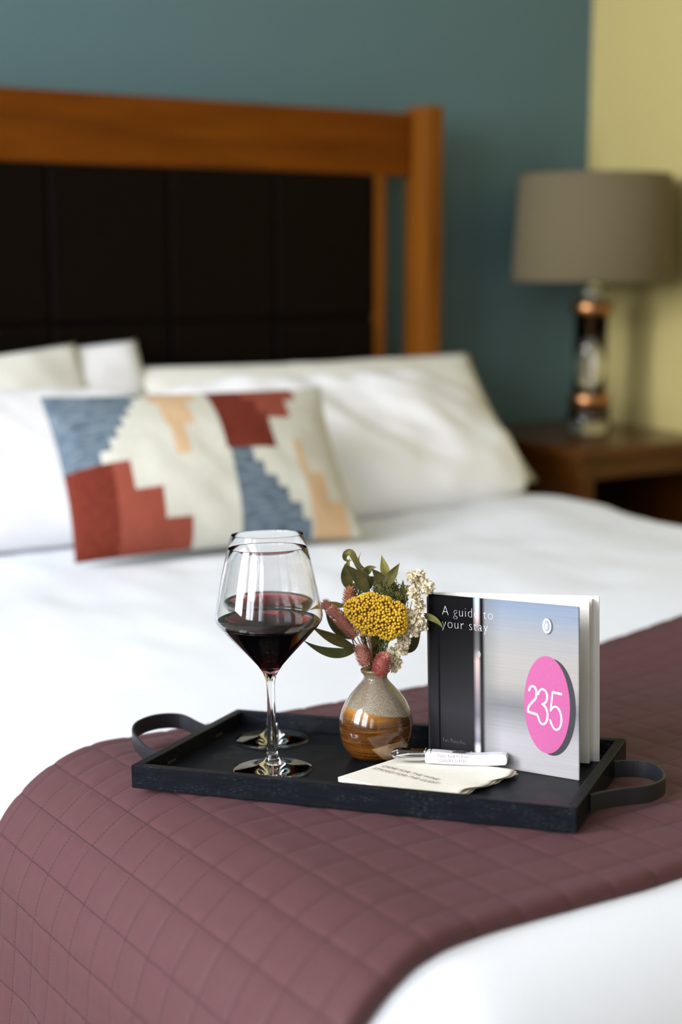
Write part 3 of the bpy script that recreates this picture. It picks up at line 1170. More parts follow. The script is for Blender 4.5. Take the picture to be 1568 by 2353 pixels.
MOUTH = Vector((0, 0, 0.093))


def stem(parent, pts, r0, r1, mat, n=14, seg=7):
    C = spline(pts, n)
    vs, fs = tube_data(C, [r0 + (r1 - r0) * i / (n - 1) for i in range(n)], seg)
    return mesh('stem', vs, fs, mat, parent)


def root(x, y):
    """where a stem stands inside the vase"""
    return [Vector((x * 0.6, y * 0.6, 0.052)), Vector((x, y, 0.095))]


G_E = 'dried eucalyptus sprigs in the vase'
# left sprig
e = empty('eucalyptus_sprig', MV)
stem(e, root(-0.005, 0.004) + [Zq(560, 1180, .008), Zq(520, 1080, .010), Zq(480, 900, .012), Zq(430, 680, .014)], .0011, .0006, M['stem_green'])
leaf(e, (Zq(440, 655, .014), Zq(230, 640, .012), Zq(40, 685, .006)), 85, M['leaf_yellow'], 0.5)
leaf(e, (Zq(530, 1110, .010), Zq(270, 985, .004), Zq(48, 848, -.004)), 125, M['leaf_olive'], 0.3)
leaf(e, (Zq(545, 1120, .006), Zq(250, 1140, -.004), Zq(-52, 985, -.012)), 120, M['leaf_green'], -0.4)
leaf(e, (Zq(530, 1010, .014), Zq(330, 890, .016), Zq(215, 700, .012)), 120, M['leaf_green'], 0.4)
tag(e, 'eucalyptus sprig with long leaves reaching left towards the wine glasses', 'sprig', G_E)
# upper left sprig
e = empty('eucalyptus_sprig', MV)
stem(e, root(-0.003, 0.006) + [Zq(640, 1000, .012), Zq(620, 700, .012), Zq(600, 480, .010), Zq(620, 330, .010)], .0011, .0005, M['stem_green'])
leaf(e, (Zq(490, 480, .012), Zq(455, 300, .010), Zq(495, 120, .008)), 140, M['leaf_olive'], 0.6, 0.3)
leaf(e, (Zq(690, 520, .000), Zq(575, 320, -.002), Zq(424, 172, -.006)), 140, M['leaf_dark'], 0.3)
leaf(e, [Zq(640, 330, .012), Zq(590, 240, .012), Zq(545, 130, .012), Zq(500, 62, .012), Zq(445, 85, .014), Zq(440, 140, .014), Zq(490, 160, .012), Zq(535, 120, .008)], 80, M['leaf_olive'], 1.6, 0.1, 26)
leaf(e, (Zq(715, 460, .008), Zq(650, 330, .008), Zq(560, 180, .010)), 115, M['leaf_dark'], 0.4)
leaf(e, [Zq(690, 265, .010), Zq(610, 210, .010), Zq(590, 140, .010), Zq(622, 48, .008)], 30, M['leaf_dark'], 2.0, 0.1)
leaf(e, (Zq(640, 330, .014), Zq(700, 255, .014), Zq(788, 232, .012)), 95, M['leaf_olive'], 0.5)
leaf(e, (Zq(800, 410, .010), Zq(740, 375, .012), Zq(650, 330, .014)), 110, M['leaf_olive'], 0.2)
leaf(e, (Zq(500, 470, .016), Zq(540, 425, .016), Zq(600, 385, .016)), 50, M['leaf_yellow'], 0.2)
tag(e, 'eucalyptus sprig with a curled loop at the top left of the bouquet', 'sprig', G_E)
# upper right sprig
e = empty('eucalyptus_sprig', MV)
stem(e, root(0.002, 0.007) + [Zq(780, 1000, .014), Zq(850, 700, .014), Zq(900, 500, .012), Zq(900, 340, .012)], .0011, .0005, M['stem_green'])
leaf(e, (Zq(890, 470, .004), Zq(810, 330, .002), Zq(724, 232, -.002)), 125, M['leaf_dark'], 0.4)
leaf(e, (Zq(900, 390, .014), Zq(872, 240, .014), Zq(842, 95, .012)), 110, M['leaf_yellow'], 0.3)
leaf(e, (Zq(880, 440, .002), Zq(955, 300, .000), Zq(1038, 172, -.004)), 120, M['leaf_olive'], -0.4)
leaf(e, (Zq(1000, 600, .010), Zq(985, 470, .010), Zq(955, 350, .008)), 90, M['leaf_olive'], 0.5)
leaf(e, (Zq(1065, 690, .006), Zq(1065, 520, .004), Zq(1073, 360, .002)), 95, M['leaf_dark'], 0.3)
tag(e, 'eucalyptus sprig with upright leaves above the yellow flower head', 'sprig', G_E)
# right sprig
e = empty('eucalyptus_sprig', MV)
stem(e, root(0.005, 0.005) + [Zq(880, 1250, .010), Zq(1000, 1150, .012), Zq(1120, 1000, .008), Zq(1240, 760, .002)], .0010, .0005, M['stem_green'])
leaf(e, (Zq(1230, 745, .000), Zq(1400, 785, -.012), Zq(1503, 888, -.022)), 75, M['leaf_olive'], 0.3)
leaf(e, (Zq(1060, 1160, .012), Zq(1170, 1070, .010), Zq(1260, 940, .006)), 150, M['leaf_dark'], 0.3)
leaf(e, (Zq(1030, 1160, .014), Zq(1110, 1120, .016), Zq(1180, 1040, .016)), 90, M['leaf_dark'], -0.3)
tag(e, 'eucalyptus sprig with one leaf reaching over the book cover', 'sprig', G_E)

# yellow yarrow
ico = bmesh.new()
bmesh.ops.create_icosphere(ico, subdivisions=2, radius=1.0)
IV = [v.co.copy() for v in ico.verts]
IFC = [tuple(v.index for v in f.verts) for f in ico.faces]
ico.free()
ico = bmesh.new()
bmesh.ops.create_icosphere(ico, subdivisions=1, radius=1.0)
IV1 = [v.co.copy() for v in ico.verts]
IF1 = [tuple(v.index for v in f.verts) for f in ico.faces]
ico.free()
e = empty('yarrow_flower', MV)
YB = Zq(690, 905, -.014)
stem(e, root(0.000, -0.004) + [Zq(715, 1250, -.008), Zq(700, 1100, -.011), YB], .0021, .0017, M['stem_brown'])
rng = random.Random(3)
a = Acc()
lobes = [(Zq(580, 660, -.012), .0155, .0125), (Zq(700, 620, -.014), .0165, .0130), (Zq(820, 650, -.014), .0150, .0125), (Zq(660, 770, -.018), .0150, .0110),
         (Zq(790, 780, -.020), .0165, .0125), (Zq(930, 790, -.018), .0165, .0150), (Zq(980, 700, -.014), .0110, .0110), (Zq(900, 880, -.018), .0120, .0110),
         (Zq(720, 860, -.016), .0120, .0080), (Zq(545, 720, -.010), .0100, .0080), (Zq(1000, 850, -.016), .0100, .0090)]
pts = []
cells = {}
CS = 0.0026
for c, rx, rz_ in lobes:
    for _ in range(2600):
        d = Vector((rng.gauss(0, 1), rng.gauss(0, 1), rng.gauss(0, 1))).normalized()
        if d.y > 0.45:
            continue
        p = c + Vector((d.x * rx, d.y * 0.0115, d.z * rz_))
        key = (int(math.floor(p.x / CS)), int(math.floor(p.y / CS)), int(math.floor(p.z / CS)))
        if any((p - q).length < CS for ix in (-1, 0, 1) for iy in (-1, 0, 1) for iz in (-1, 0, 1)
               for q in cells.get((key[0] + ix, key[1] + iy, key[2] + iz), ())):
            continue
        if any(((p.x - c2.x) / (r2 * .95)) ** 2 + ((p.y - c2.y) / .0108) ** 2 + ((p.z - c2.z) / (q2 * .95)) ** 2 < 1 for c2, r2, q2 in lobes):
            continue
        cells.setdefault(key, []).append(p)
        pts.append(p)
for p in pts:
    r = 0.00172 * rng.uniform(0.8, 1.22)
    j = Vector((rng.uniform(-1, 1), rng.uniform(-2.5, 2.5), rng.uniform(-1, 1))) * 0.0004
    a.add([p + j + q * r * (1 + 0.12 * rng.uniform(-1, 1)) for q in IV1], IF1)
fl = a.build('floret_cluster', M['yarrow'], e)
fl['kind'] = 'stuff'
a = Acc()
for c, rx, rz_ in lobes:
    a.add([c + Vector((q.x * rx * .90, q.y * .0098, q.z * rz_ * .90)) for q in IV], IFC)
a.build('flower_core', speckled('yarrow_core', (0.17, 0.075, 0.006, 1), (0.28, 0.13, 0.01, 1), 700, 0.9), e)
a = Acc()
for k in range(26):
    t = rng.random()
    p = Zq(530 + 200 * t + rng.uniform(-12, 12), 840 + 70 * math.sin(t * 3.1) + rng.uniform(-20, 20), -.016 + rng.uniform(-.003, .003))
    d = Vector((rng.uniform(-.6, .3), rng.uniform(-.5, .1), -1)).normalized()
    sd = d.cross(Vector((0, 1, 0))).normalized()
    L, wd = .0034, .0011
    a.add([p, p + d * L * .5 + sd * wd, p + d * L, p + d * L * .5 - sd * wd, p + d * L * .5 + Vector((0, -wd, 0))], [(0, 1, 4), (1, 2, 4), (2, 3, 4), (3, 0, 4)])
a.build('dry_bracts', M['yarrow_dry'], e)
tag(e, 'dried yarrow with broad mustard-yellow head in the middle of the bouquet', 'flower')


# pink canary-grass heads
def spike_head(name, base, tip, wpx, nb, mat, stem_pts, label, seed, L=0.0052):
    e = empty(name, MV)
    stem(e, stem_pts, .0006, .0006, M['stem_brown'])
    rg = random.Random(seed)
    ax = tip - base
    ln = ax.length
    d = ax.normalized()
    R = wpx * 0.20408 * S_ * 0.5
    p1 = d.cross(Vector((0.2, 1, 0.1))).normalized()
    p2 = d.cross(p1).normalized()
    a = Acc()
    core = []
    fc = []
    n = 9
    for i in range(n):
        t = i / (n - 1)
        r = R * 0.60 * (math.sin(math.pi * (0.06 + 0.88 * t))) ** 0.6
        for k in range(10):
            an = 2 * math.pi * k / 10
            core.append(base + d * ln * (0.03 + 0.9 * t) + (p1 * math.cos(an) + p2 * math.sin(an)) * r)
    for i in range(n - 1):
        for k in range(10):
            fc.append((i * 10 + k, i * 10 + (k + 1) % 10, i * 10 + 10 + (k + 1) % 10, i * 10 + 10 + k))
    fc += [tuple(range(9, -1, -1)), tuple((n - 1) * 10 + k for k in range(10))]
    a.add(core, fc)
    for k in range(nb):
        t = (k + 0.5) / nb
        an = k * 2.39996
        tt = 0.02 + 0.94 * t
        r = R * 0.58 * (math.sin(math.pi * (0.06 + 0.88 * t))) ** 0.6
        rd = p1 * math.cos(an) + p2 * math.sin(an)
        p = base + d * ln * tt + rd * r
        out = (rd * rg.uniform(0.75, 1.1) + d * (0.30 + 0.75 * t + rg.uniform(-.1, .2))).normalized()
        sd = out.cross(d + Vector((.01, .02, 0))).normalized()
        nn = out.cross(sd).normalized()
        l = L * rg.uniform(0.75, 1.2)
        w = 0.00100 * rg.uniform(.8, 1.2)
        a.add([p - sd * w * .4, p + out * l * .45 - sd * w, p + out * l, p + out * l * .45 + sd * w, p + sd * w * .4, p + out * l * .4 + nn * w * .7],
              [(0, 1, 5), (1, 2, 5), (2, 3, 5), (3, 4, 5), (4, 0, 5), (0, 4, 3, 1), (1, 3, 2)])
    a.build('flower_head', mat, e, smooth=False)
    tag(e, label, 'flower', 'dried pink grass heads in the vase')
    return e


spike_head('canary_grass', Zq(555, 975, -.006), Zq(265, 640, -.010), 175, 300, M['pink'],
           root(-.004, -.002) + [Zq(640, 1150, -.006), Zq(585, 1040, -.007), Zq(555, 975, -.006)],
           'longest pink grass head, leaning left beside the yellow flower', 11)
spike_head('canary_grass', Zq(330, 760, .004), Zq(200, 590, .004), 110, 140, M['pink'],
           root(-.006, .002) + [Zq(610, 1150, .003), Zq(480, 960, .004), Zq(330, 760, .004)],
           'leftmost small pink grass tip peeping out behind the longest one', 12)
spike_head('canary_grass', Zq(470, 700, .004), Zq(480, 440, .002), 145, 170, M['pink_orange'],
           root(-.002, .002) + [Zq(630, 1000, .004), Zq(520, 820, .004), Zq(470, 700, .004)],
           'peach-pink grass head standing upright above left of the yellow flower', 13)
spike_head('canary_grass', Zq(645, 1290, -.012), Zq(575, 1060, -.014), 175, 180, M['pink'],
           root(-.004, -.006)[:1] + [Vector((-.004, -.008, .097)), Zq(655, 1330, -.011), Zq(645, 1290, -.012)],
           'pale pink grass head just above the left of the vase mouth', 14)
spike_head('canary_grass', Zq(785, 1395, -.008), Zq(840, 1165, -.026), 215, 300, M['pink_deep'],
           root(.003, -.005)[:1] + [Vector((.003, -.007, .096)), Vector((.004, -.008, .098)), Zq(785, 1395, -.008)],
           'round rose-pink grass head resting over the right of the vase mouth', 15)

# cream larkspur with ruffled blossoms
e = empty('larkspur', MV)
stem(e, root(.004, -.001) + [Zq(900, 1290, -.004), Zq(1010, 1110, -.004), Zq(1100, 900, -.004), Zq(1150, 650, -.004), Zq(1200, 450, -.004), Zq(1215, 300, -.004)], .0010, .0005, M['yarrow_dry'], 24)
rg = random.Random(21)


def blossom(c, rpx, seed):
    rg = random.Random(seed)
    R = rpx * 0.20408 * S_ * 1.15
    a = Acc()
    for k in range(25):
        d = Vector((rg.gauss(0, 1), rg.gauss(-0.5, 0.7), rg.gauss(0, 1))).normalized()
        sd = d.cross(Vector((rg.uniform(-1, 1), rg.uniform(-1, 1), rg.uniform(-1, 1)))).normalized()
        nn = d.cross(sd).normalized()
        L = R * rg.uniform(0.75, 1.15)
        W = R * rg.uniform(0.30, 0.52)
        vs, fs = [], []
        nu, nv = 6, 5
        ph = rg.uniform(0, 6)
        for i in range(nu + 1):
            t = i / nu
            w = W * (math.sin(math.pi * (0.12 + 0.75 * t)) ** 0.7)
            for j in range(nv + 1):
                s = j / nv * 2 - 1
                ruff = 0.22 * R * t * math.sin(5.2 * s + ph) + 0.10 * R * math.sin(9 * t + 4 * s + ph)
                vs.append(c + d * (L * (t + 0.08 * math.sin(7 * s + ph) * t)) + sd * (s * w) + nn * ruff)
        for i in range(nu):
            for j in range(nv):
                b = i * (nv + 1) + j
                fs.append((b, b + 1, b + nv + 2, b + nv + 1))
        a.add(vs, fs)
    return a.build('blossom', M['cream_petal'], e)


for i, (zx, zy, r) in enumerate([(1215, 335, 88), (1160, 345, 45), (1325, 440, 78), (1265, 430, 50), (1185, 500, 72), (1215, 560, 60), (1250, 640, 66), (1090, 725, 55), (1190, 780, 95),
                                 (1255, 850, 85), (1130, 880, 75), (1080, 930, 60), (1200, 920, 55), (1060, 1010, 68), (1090, 1060, 50), (1020, 1100, 72), (1060, 1150, 45), (960, 1170, 82),
                                 (930, 1230, 60), (980, 1270, 60), (955, 1330, 40)]):
    blossom(Zq(zx, zy, -.006 - 0.004 * rg.random()), r, 100 + i)
tag(e, 'stem of cream dried larkspur with ruffled blossoms on the right of the bouquet', 'flower')

# moss-green wispy filler
e = empty('filler_grass', MV)
a = Acc()
rg = random.Random(5)
for k in range(58):
    if k < 40:
        tx, ty = rg.uniform(760, 1010), rg.uniform(445, 560)
    elif k < 49:
        tx, ty = rg.uniform(535, 620), rg.uniform(455, 540)
    else:
        tx, ty = rg.uniform(1030, 1110), rg.uniform(480, 640)
    yd = rg.uniform(.000, .012)
    p0, p1 = root(rg.uniform(-.005, .006), rg.uniform(-.003, .006))
    m1 = Zq(710 + (tx - 710) * .35 + rg.uniform(-40, 40), 1080 + rg.uniform(-40, 40), yd * .7)
    m2 = Zq(710 + (tx - 710) * .85 + rg.uniform(-25, 25), 780, yd)
    C = spline([p0, p1, m1, m2, Zq(tx, ty, yd)], 12)
    a.add(*tube_data(C, [.00060 - .00028 * i / 11 for i in range(12)], 4))
    for b in range(26):
        i = rg.choice((4, 6, 8, 9, 10, 10, 11, 11))
        p = C[i]
        d = Vector((rg.uniform(-.7, .7), rg.uniform(-.4, .4), 1)).normalized()
        q = p + d * rg.uniform(.004, .009)
        a.add(*tube_data([p, (p + q) / 2 + Vector((rg.uniform(-.001, .001), 0, 0)), q], .00030, 3))
        if i > 8:
            a.add([q + v * .00085 for v in IV1], IF1)
    # low wisps seen between the stems
for k in range(30):
    p0, p1 = root(rg.uniform(-.003, .006), rg.uniform(-.004, .004))
    C = spline([p0, p1, Zq(rg.uniform(690, 900), 1120, rg.uniform(-.004, .006)), Zq(rg.uniform(620, 1000), rg.uniform(880, 960), rg.uniform(-.006, .006))], 9)
    a.add(*tube_data(C, .00040, 4))
fo = a.build('wispy_stems', M['filler'], e)
fo['kind'] = 'stuff'
tag(e, 'wispy moss-green filler grass behind the yellow flower head', 'grass')

# ================================================================== guide book
bkdir = math.atan2(137.3 - 178, 434.5 - 265)
book = empty('guide_book', tray_m(265, 178, 8.05))
M['page'] = grained('cream_paper', (0.76, 0.72, 0.66, 1), (0.82, 0.79, 0.74, 1), (4, 4, 4), 0.8, 2, 0.02)
M['cover_back'] = simple('white_cover_board', (0.80, 0.79, 0.75, 1), 0.5)
M['spine'] = simple('black_laminate', (0.016, 0.016, 0.017, 1), 0.30)
M['print_white'] = simple('white_print', (0.90, 0.90, 0.90, 1), 0.5)
M['print_grey'] = simple('grey_print', (0.32, 0.32, 0.33, 1), 0.5)
M['print_pink'] = speckled('pink_print', (0.44, 0.092, 0.245, 1), (0.46, 0.099, 0.26, 1), 300, 0.35)
M['print_shadow'] = simple('dark_grey_print', (0.045, 0.046, 0.050, 1), 0.45, spec=0.12)
M['print_metal'] = simple('printed_ring_grey', (0.085, 0.075, 0.095, 1), 0.4)
M['print_pale'] = simple('printed_ring_pale', (0.55, 0.58, 0.64, 1), 0.4)

# the cover picture: a brushed steel door beside a dark wall (flat print)
g = NT('printed_cover')
tc = g.n('ShaderNodeTexCoord')
sp = g.n('ShaderNodeSeparateXYZ')
g.l(tc.outputs['Object'], sp.inputs[0])
u_ = g.math('DIVIDE', sp.outputs[0], 0.1745)
w_ = g.math('DIVIDE', sp.outputs[2], 0.1765)
dark = g.ramp(w_, [(0.0, (0.012, 0.0115, 0.0125)), (0.30, (0.026, 0.0255, 0.029)), (0.6, (0.012, 0.012, 0.0125)), (0.85, (0.0025, 0.0022, 0.0028)), (1.0, (0.003, 0.0025, 0.0032))])
steel = g.ramp(w_, [(0.0, (0.38, 0.36, 0.36)), (0.20, (0.35, 0.335, 0.345)), (0.38, (0.15, 0.15, 0.16)), (0.52, (0.33, 0.305, 0.28)), (0.66, (0.34, 0.315, 0.29)), (0.80, (0.29, 0.295, 0.295)), (0.93, (0.21, 0.255, 0.32)), (1.0, (0.17, 0.22, 0.31))])
br = g.noise(g.coord('Object', (3, 3, 260)), 3, 3, 0.5)
steel = g.mix(0.10, steel, g.ramp(br, [(0.3, (0.18, 0.18, 0.19)), (0.7, (0.55, 0.55, 0.55))]))
rt_ = g.ramp(u_, [(0.38, (0, 0, 0)), (0.50, (1, 1, 1))])
steel = g.mix(g.math('MULTIPLY', g.math('SUBTRACT', 1.0, rt_), 0.65), steel, (0.16, 0.165, 0.16, 1))
strip = g.ramp(w_, [(0.0, (0.62, 0.62, 0.64)), (0.10, (0.70, 0.70, 0.70)), (0.14, (0.22, 0.20, 0.24)), (0.20, (0.30, 0.27, 0.30)), (0.30, (0.15, 0.14, 0.16)), (0.42, (0.24, 0.20, 0.22)), (0.62, (0.52, 0.40, 0.37)), (0.70, (0.12, 0.12, 0.12)), (0.80, (0.09, 0.085, 0.085)), (0.88, (0.50, 0.40, 0.38)), (1.0, (0.45, 0.60, 0.78))])
is_steel = g.ramp(u_, [(0.372, (0, 0, 0)), (0.392, (1, 1, 1))])
is_strip = g.math('MULTIPLY', g.ramp(u_, [(0.308, (0, 0, 0)), (0.330, (1, 1, 1))]), g.ramp(u_, [(0.345, (1, 1, 1)), (0.360, (0, 0, 0))]))
c = g.mix(is_steel, dark, steel)
c = g.mix(is_strip, c, strip)
groove = g.math('MULTIPLY', g.math('GREATER_THAN', u_, 0.064), g.math('LESS_THAN', u_, 0.076))
c = g.mix(groove, c, (0.003, 0.003, 0.003, 1))
g.base(c)
g.set(Roughness=0.42)
g.p.inputs['Specular IOR Level'].default_value = 0.06
M['cover'] = g.m

CW, CH, CT = 0.1745, 0.1765, 0.0024
fc_ = box('front_cover', (0, 0, 0), (CW, CT, CH), M['cover'], book, 0.0005, 1)
fc_.rotation_euler = (0, 0, bkdir)
fc_['label'] = 'glossy front cover printed with a steel door and pink disc'
bang = math.atan2(211.8 - 192, 439.1 - 265)
bc_ = box('back_cover', (0, 0, 0), (CW + 0.002, CT, CH), M['cover_back'], book, 0.0005, 1)
bc_.location = (0.0005, 0.0125, 0)
bc_.rotation_euler = (0, 0, bang)
spn = box('spine', (-0.0020, -0.0005, 0), (0.0006, 0.0150, CH), M['spine'], book, 0.0004, 1)
# printed edge of the spine
box('spine_edge', (-0.0024, 0.0025, 0.001), (-0.0021, 0.0148, CH - 0.001), M['cover_back'], book)
# page block fanned between the covers
for k, (y0, an, w, th) in enumerate([(0.0104, bang - 0.004, CW - 0.004, 0.0012), (0.0088, bang - 0.012, CW - 0.0045, 0.0013), (0.0070, bang - 0.055, CW - 0.005, 0.0012), (0.0050, bang - 0.075, CW - 0.005, 0.0007)]):
    pg = box('page_block', (0.0008, 0, 0.0035), (w, th, CH - 0.0025), M['page'], book)
    pg.location = (0, y0, 0)
    pg.rotation_euler = (0, 0, an)


def on_cover(name, me, x, z, mat, lift):
    """flat print on the front face of the cover (local -y side)"""
    for v in me.vertices:
        v.co = Vector((v.co.x, -lift, v.co.y))
    o = link(name, me, mat, fc_, smooth=False)
    o.location = (x / 1000, 0, z / 1000)
    return o


def disc_mesh(rx, ry, n=64, th=0.0):
    me = bpy.data.meshes.new('d')
    vs = [(rx * math.cos(2 * math.pi * k / n), ry * math.sin(2 * math.pi * k / n), 0) for k in range(n)]
    me.from_pydata(vs, [], [tuple(range(n))])
    return me


def stroke_mesh(pts, width, n=60):
    C = spline([(p[0] / 1000, p[1] / 1000, 0) for p in pts], n) if len(pts) > 2 else [Vector((p[0] / 1000, p[1] / 1000, 0)) for p in pts]
    vs, fs = [], []
    n = len(C)
    for i, p in enumerate(C):
        t = (C[min(i + 1, n - 1)] - C[max(i - 1, 0)]).normalized()
        s = Vector((-t.y, t.x, 0)) * width / 2000
        vs += [p + s, p - s]
    for i in range(n - 1):
        fs.append((2 * i, 2 * i + 1, 2 * i + 3, 2 * i + 2))
    for end, sgn in ((0, -1), (n - 1, 1)):
        t = (C[min(end + 1, n - 1)] - C[max(end - 1, 0)]).normalized() * sgn
        b = len(vs)
        s = Vector((-t.y, t.x, 0))
        vs += [C[end] + (s * math.cos(a) + t * math.sin(a)) * width / 2000 for a in [math.pi * k / 8 for k in range(9)]]
        fs.append(tuple(range(b, b + 9)))
    me = bpy.data.meshes.new('s')
    me.from_pydata([tuple(v) for v in vs], [], fs)
    return me


def join_me(mes):
    a = Acc()
    for m in mes:
        a.add([v.co.copy() for v in m.vertices], [tuple(p.vertices) for p in m.polygons])
    me = bpy.data.meshes.new('j')
    me.from_pydata(a.v, [], a.f)
    return me


on_cover('disc_shadow', disc_mesh(0.0262, 0.0500), 145.0, 71.5, M['print_shadow'], 0.00010)
dsk = on_cover('pink_disc', disc_mesh(0.0257, 0.0503), 139.0, 73.3, M['print_pink'], 0.00018)
two = [(119.1, 86.2), (120.4, 89.5), (123.2, 91.0), (125.9, 89.5), (127.3, 85.3), (126.5, 79.0), (123.1, 74.9), (119.0, 70.1), (117.8, 66.0), (117.7, 63.9)]
three = [(129.4, 83.4), (130.6, 86.6), (133.3, 88.9), (136.8, 88.2), (139.0, 84.8), (139.3, 79.9), (137.2, 75.4), (133.6, 73.6)]
three2 = [(133.6, 73.6), (137.2, 71.3), (139.5, 65.8), (139.6, 60.2), (137.8, 55.1), (134.4, 52.8), (131.1, 54.8), (128.8, 60.7)]
five = [(143.2, 68.1), (145.7, 71.6), (149.3, 72.7), (152.6, 70.2), (154.9, 64.0), (155.2, 57.9), (153.2, 51.7), (149.8, 49.0), (145.8, 51.2), (142.5, 58.2)]
num = join_me([stroke_mesh(two, 2.2), stroke_mesh([(117.7, 63.8), (127.7, 62.1)], 2.4), stroke_mesh(three, 2.0), stroke_mesh(three2, 2.0),
               stroke_mesh(five, 1.9), stroke_mesh([(155.0, 86.4), (145.6, 87.4)], 2.3), stroke_mesh([(145.6, 87.4), (143.2, 68.1)], 1.6)])
on_cover('door_number', num, 0, 0, M['print_white'], 0.00030)
on_cover('peephole_rim', disc_mesh(0.0056, 0.0083), 140.8, 154.2, M['print_metal'], 0.00010)
on_cover('peephole_ring', disc_mesh(0.0049, 0.0077), 139.3, 154.5, M['print_pale'], 0.00016)
on_cover('peephole_lens', disc_mesh(0.0032, 0.0056), 139.6, 154.5, simple('printed_lens', (0.24, 0.29, 0.37, 1), 0.4), 0.00022)
on_cover('peephole_glint', disc_mesh(0.0014, 0.0036), 138.8, 154.2, M['print_white'], 0.00028)
on_cover('door_latch', disc_mesh(0.0022, 0.0038, 6), 60.8, 117.5, M['print_grey'], 0.00012)


def fit_text(body, xl, xr, size, off, spacing=1.0, **kw):
    me = text_mesh(body, size, off, spacing=spacing, **kw)
    xs = [v.co.x for v in me.vertices]
    k = (xr - xl) / 1000 / (max(xs) - min(xs))
    x0 = min(xs)
    for v in me.vertices:
        v.co.x = (v.co.x - x0) * k
    return me


on_cover('title_line', fit_text('A guide to', 16.9, 77.5, 0.0152, -0.00048, 1.1), 16.9, 155.4, M['print_white'], 0.00020)
on_cover('title_line', fit_text('your stay', 16.7, 71.3, 0.0152, -0.00048, 1.1), 16.7, 142.0, M['print_white'], 0.00020)
on_cover('imprint_line', fit_text('Two Thirty-Five', 15.6, 44.0, 0.0062, -0.00022, 1.05), 15.6, 18.7, M['print_grey'], 0.00020)
tag(book, 'square hardcover guide book standing ajar with pink 235 disc on cover', 'book')

# ================================================================== paper napkin
nap = empty('paper_napkin', tray_m(204.8, 59.1, 8.1, math.atan2(12.0 - 59.1, 324.8 - 204.8)))
M['napkin'] = speckled('cream_tissue', (0.76, 0.72, 0.61, 1), (0.81, 0.78, 0.68, 1), 500, 0.9, 0.3, 0.0004)
NS = 0.1293


def napkin_layer(z0, seed, dx, dy, wav):
    n = 30
    vs, fs = [], []
    for s in (0, 1):
        for j in range(n + 1):
            for i in range(n + 1):
                u, v = i / n, j / n
                x = u * NS + dx * u
                y = v * NS + dy * v
                # loose, wavy open edge on the right
                ex = smooth01((u - 0.75) / 0.25)
                x += ex * wav * 0.004 * math.sin(v * 19 + seed) * ex
                z = z0 + 0.0006 * s + ex * wav * (0.0012 * math.sin(v * 13 + seed * 2.0) + 0.0012) + 0.00025 * nz(u * 5, v * 5, seed)
                z += 0.0010 * smooth01((v - 0.85) / 0.15) * wav
                vs.append((x, y, z))
    w = n + 1
    o = w * w
    for j in range(n):
        for i in range(n):
            a = j * w + i
            fs.append((a + o, a + o + 1, a + o + w + 1, a + o + w))
            fs.append((a, a + w, a + w + 1, a + 1))
    for i in range(n):
        fs.append((i, i + 1, i + 1 + o, i + o))
        fs.append((n * w + i + 1, n * w + i, n * w + i + o, n * w + i + 1 + o))
        fs.append(((i + 1) * w, i * w, i * w + o, (i + 1) * w + o))
        fs.append((i * w + n, (i + 1) * w + n, (i + 1) * w + n + o, i * w + n + o))
    return mesh('napkin_ply', vs, fs, M['napkin'], nap)


for k in range(4):
    napkin_layer(0.0004 + 0.0013 * k, 1.3 * k + 0.5, 0.0012 * (k - 2), 0.0008 * (1.5 - k), 0.55 + 0.12 * k)
TOPN = 0.0004 + 0.0013 * 3 + 0.0006
M['ink'] = simple('rust_brown_ink', (0.14, 0.055, 0.040, 1), 0.8)
nap_inv = nap.matrix_world.inverted()


def napkin_text(body, p0, p1, size, z):
    """lettering running from p0 to p1 (tray millimetres)"""
    a = nap_inv @ (MT @ Vector((p0[0] / 1000, p0[1] / 1000, 0)))
    b = nap_inv @ (MT @ Vector((p1[0] / 1000, p1[1] / 1000, 0)))
    d = Vector((b.x - a.x, b.y - a.y, 0))
    me = fit_text(body, 0, d.length * 1000, size, 0.0, 1.1, shear=0.15)
    o = link('lettering', me, M['ink'], nap, smooth=False)
    o.location = (a.x, a.y, z)
    o.rotation_euler = (0, 0, math.atan2(d.y, d.x))
    return o


napkin_text('CAME FOR THE WINE', (234.2, 106.5), (304.0, 77.0), 0.0085, TOPN + 0.0009)
napkin_text('STAYED FOR THE GUEST', (228.0, 96.0), (308.0, 64.0), 0.0085, TOPN + 0.0009)
tag(nap, 'folded cream paper napkin with rust lettering lying under the corkscrew', 'napkin')

# ================================================================== corkscrew
CKA = math.atan2(151.0 - 131.5, 358.0 - 238.0)
ck = empty('corkscrew', tray_m(238.0, 128.5, 8.1 + TOPN * 1000 + 1.2, CKA))
M['chrome'] = simple('polished_chrome', (0.72, 0.73, 0.75, 1), 0.08, 1.0)
M['chrome_dark'] = simple('dark_chrome', (0.10, 0.085, 0.09, 1), 0.12, 1.0)
M['white_plastic'] = simple('glossy_white_plastic', (0.72, 0.72, 0.74, 1), 0.25)


def extrude_profile(name, prof, y0, y1, mat, parent, bevel=0.001, seg=2):
    """profile in (x, z) millimetres, thickness along y"""
    n = len(prof)
    vs = [(x / 1000, y0 / 1000, z / 1000) for x, z in prof] + [(x / 1000, y1 / 1000, z / 1000) for x, z in prof]
    fs = [tuple(range(n)), tuple(range(2 * n - 1, n - 1, -1))]
    for k in range(n):
        k2 = (k + 1) % n
        fs.append((k2, k, k + n, k2 + n))
    o = mesh(name, vs, fs, mat, parent, smooth=False)
    bm = bmesh.new(); bm.from_mesh(o.data)
    bmesh.ops.recalc_face_normals(bm, faces=bm.faces)
    bm.to_mesh(o.data); bm.free()
    if bevel:
        md = o.modifiers.new('b', 'BEVEL'); md.width = bevel; md.segments = seg; md.limit_method = 'ANGLE'; md.angle_limit = 0.6
    return o


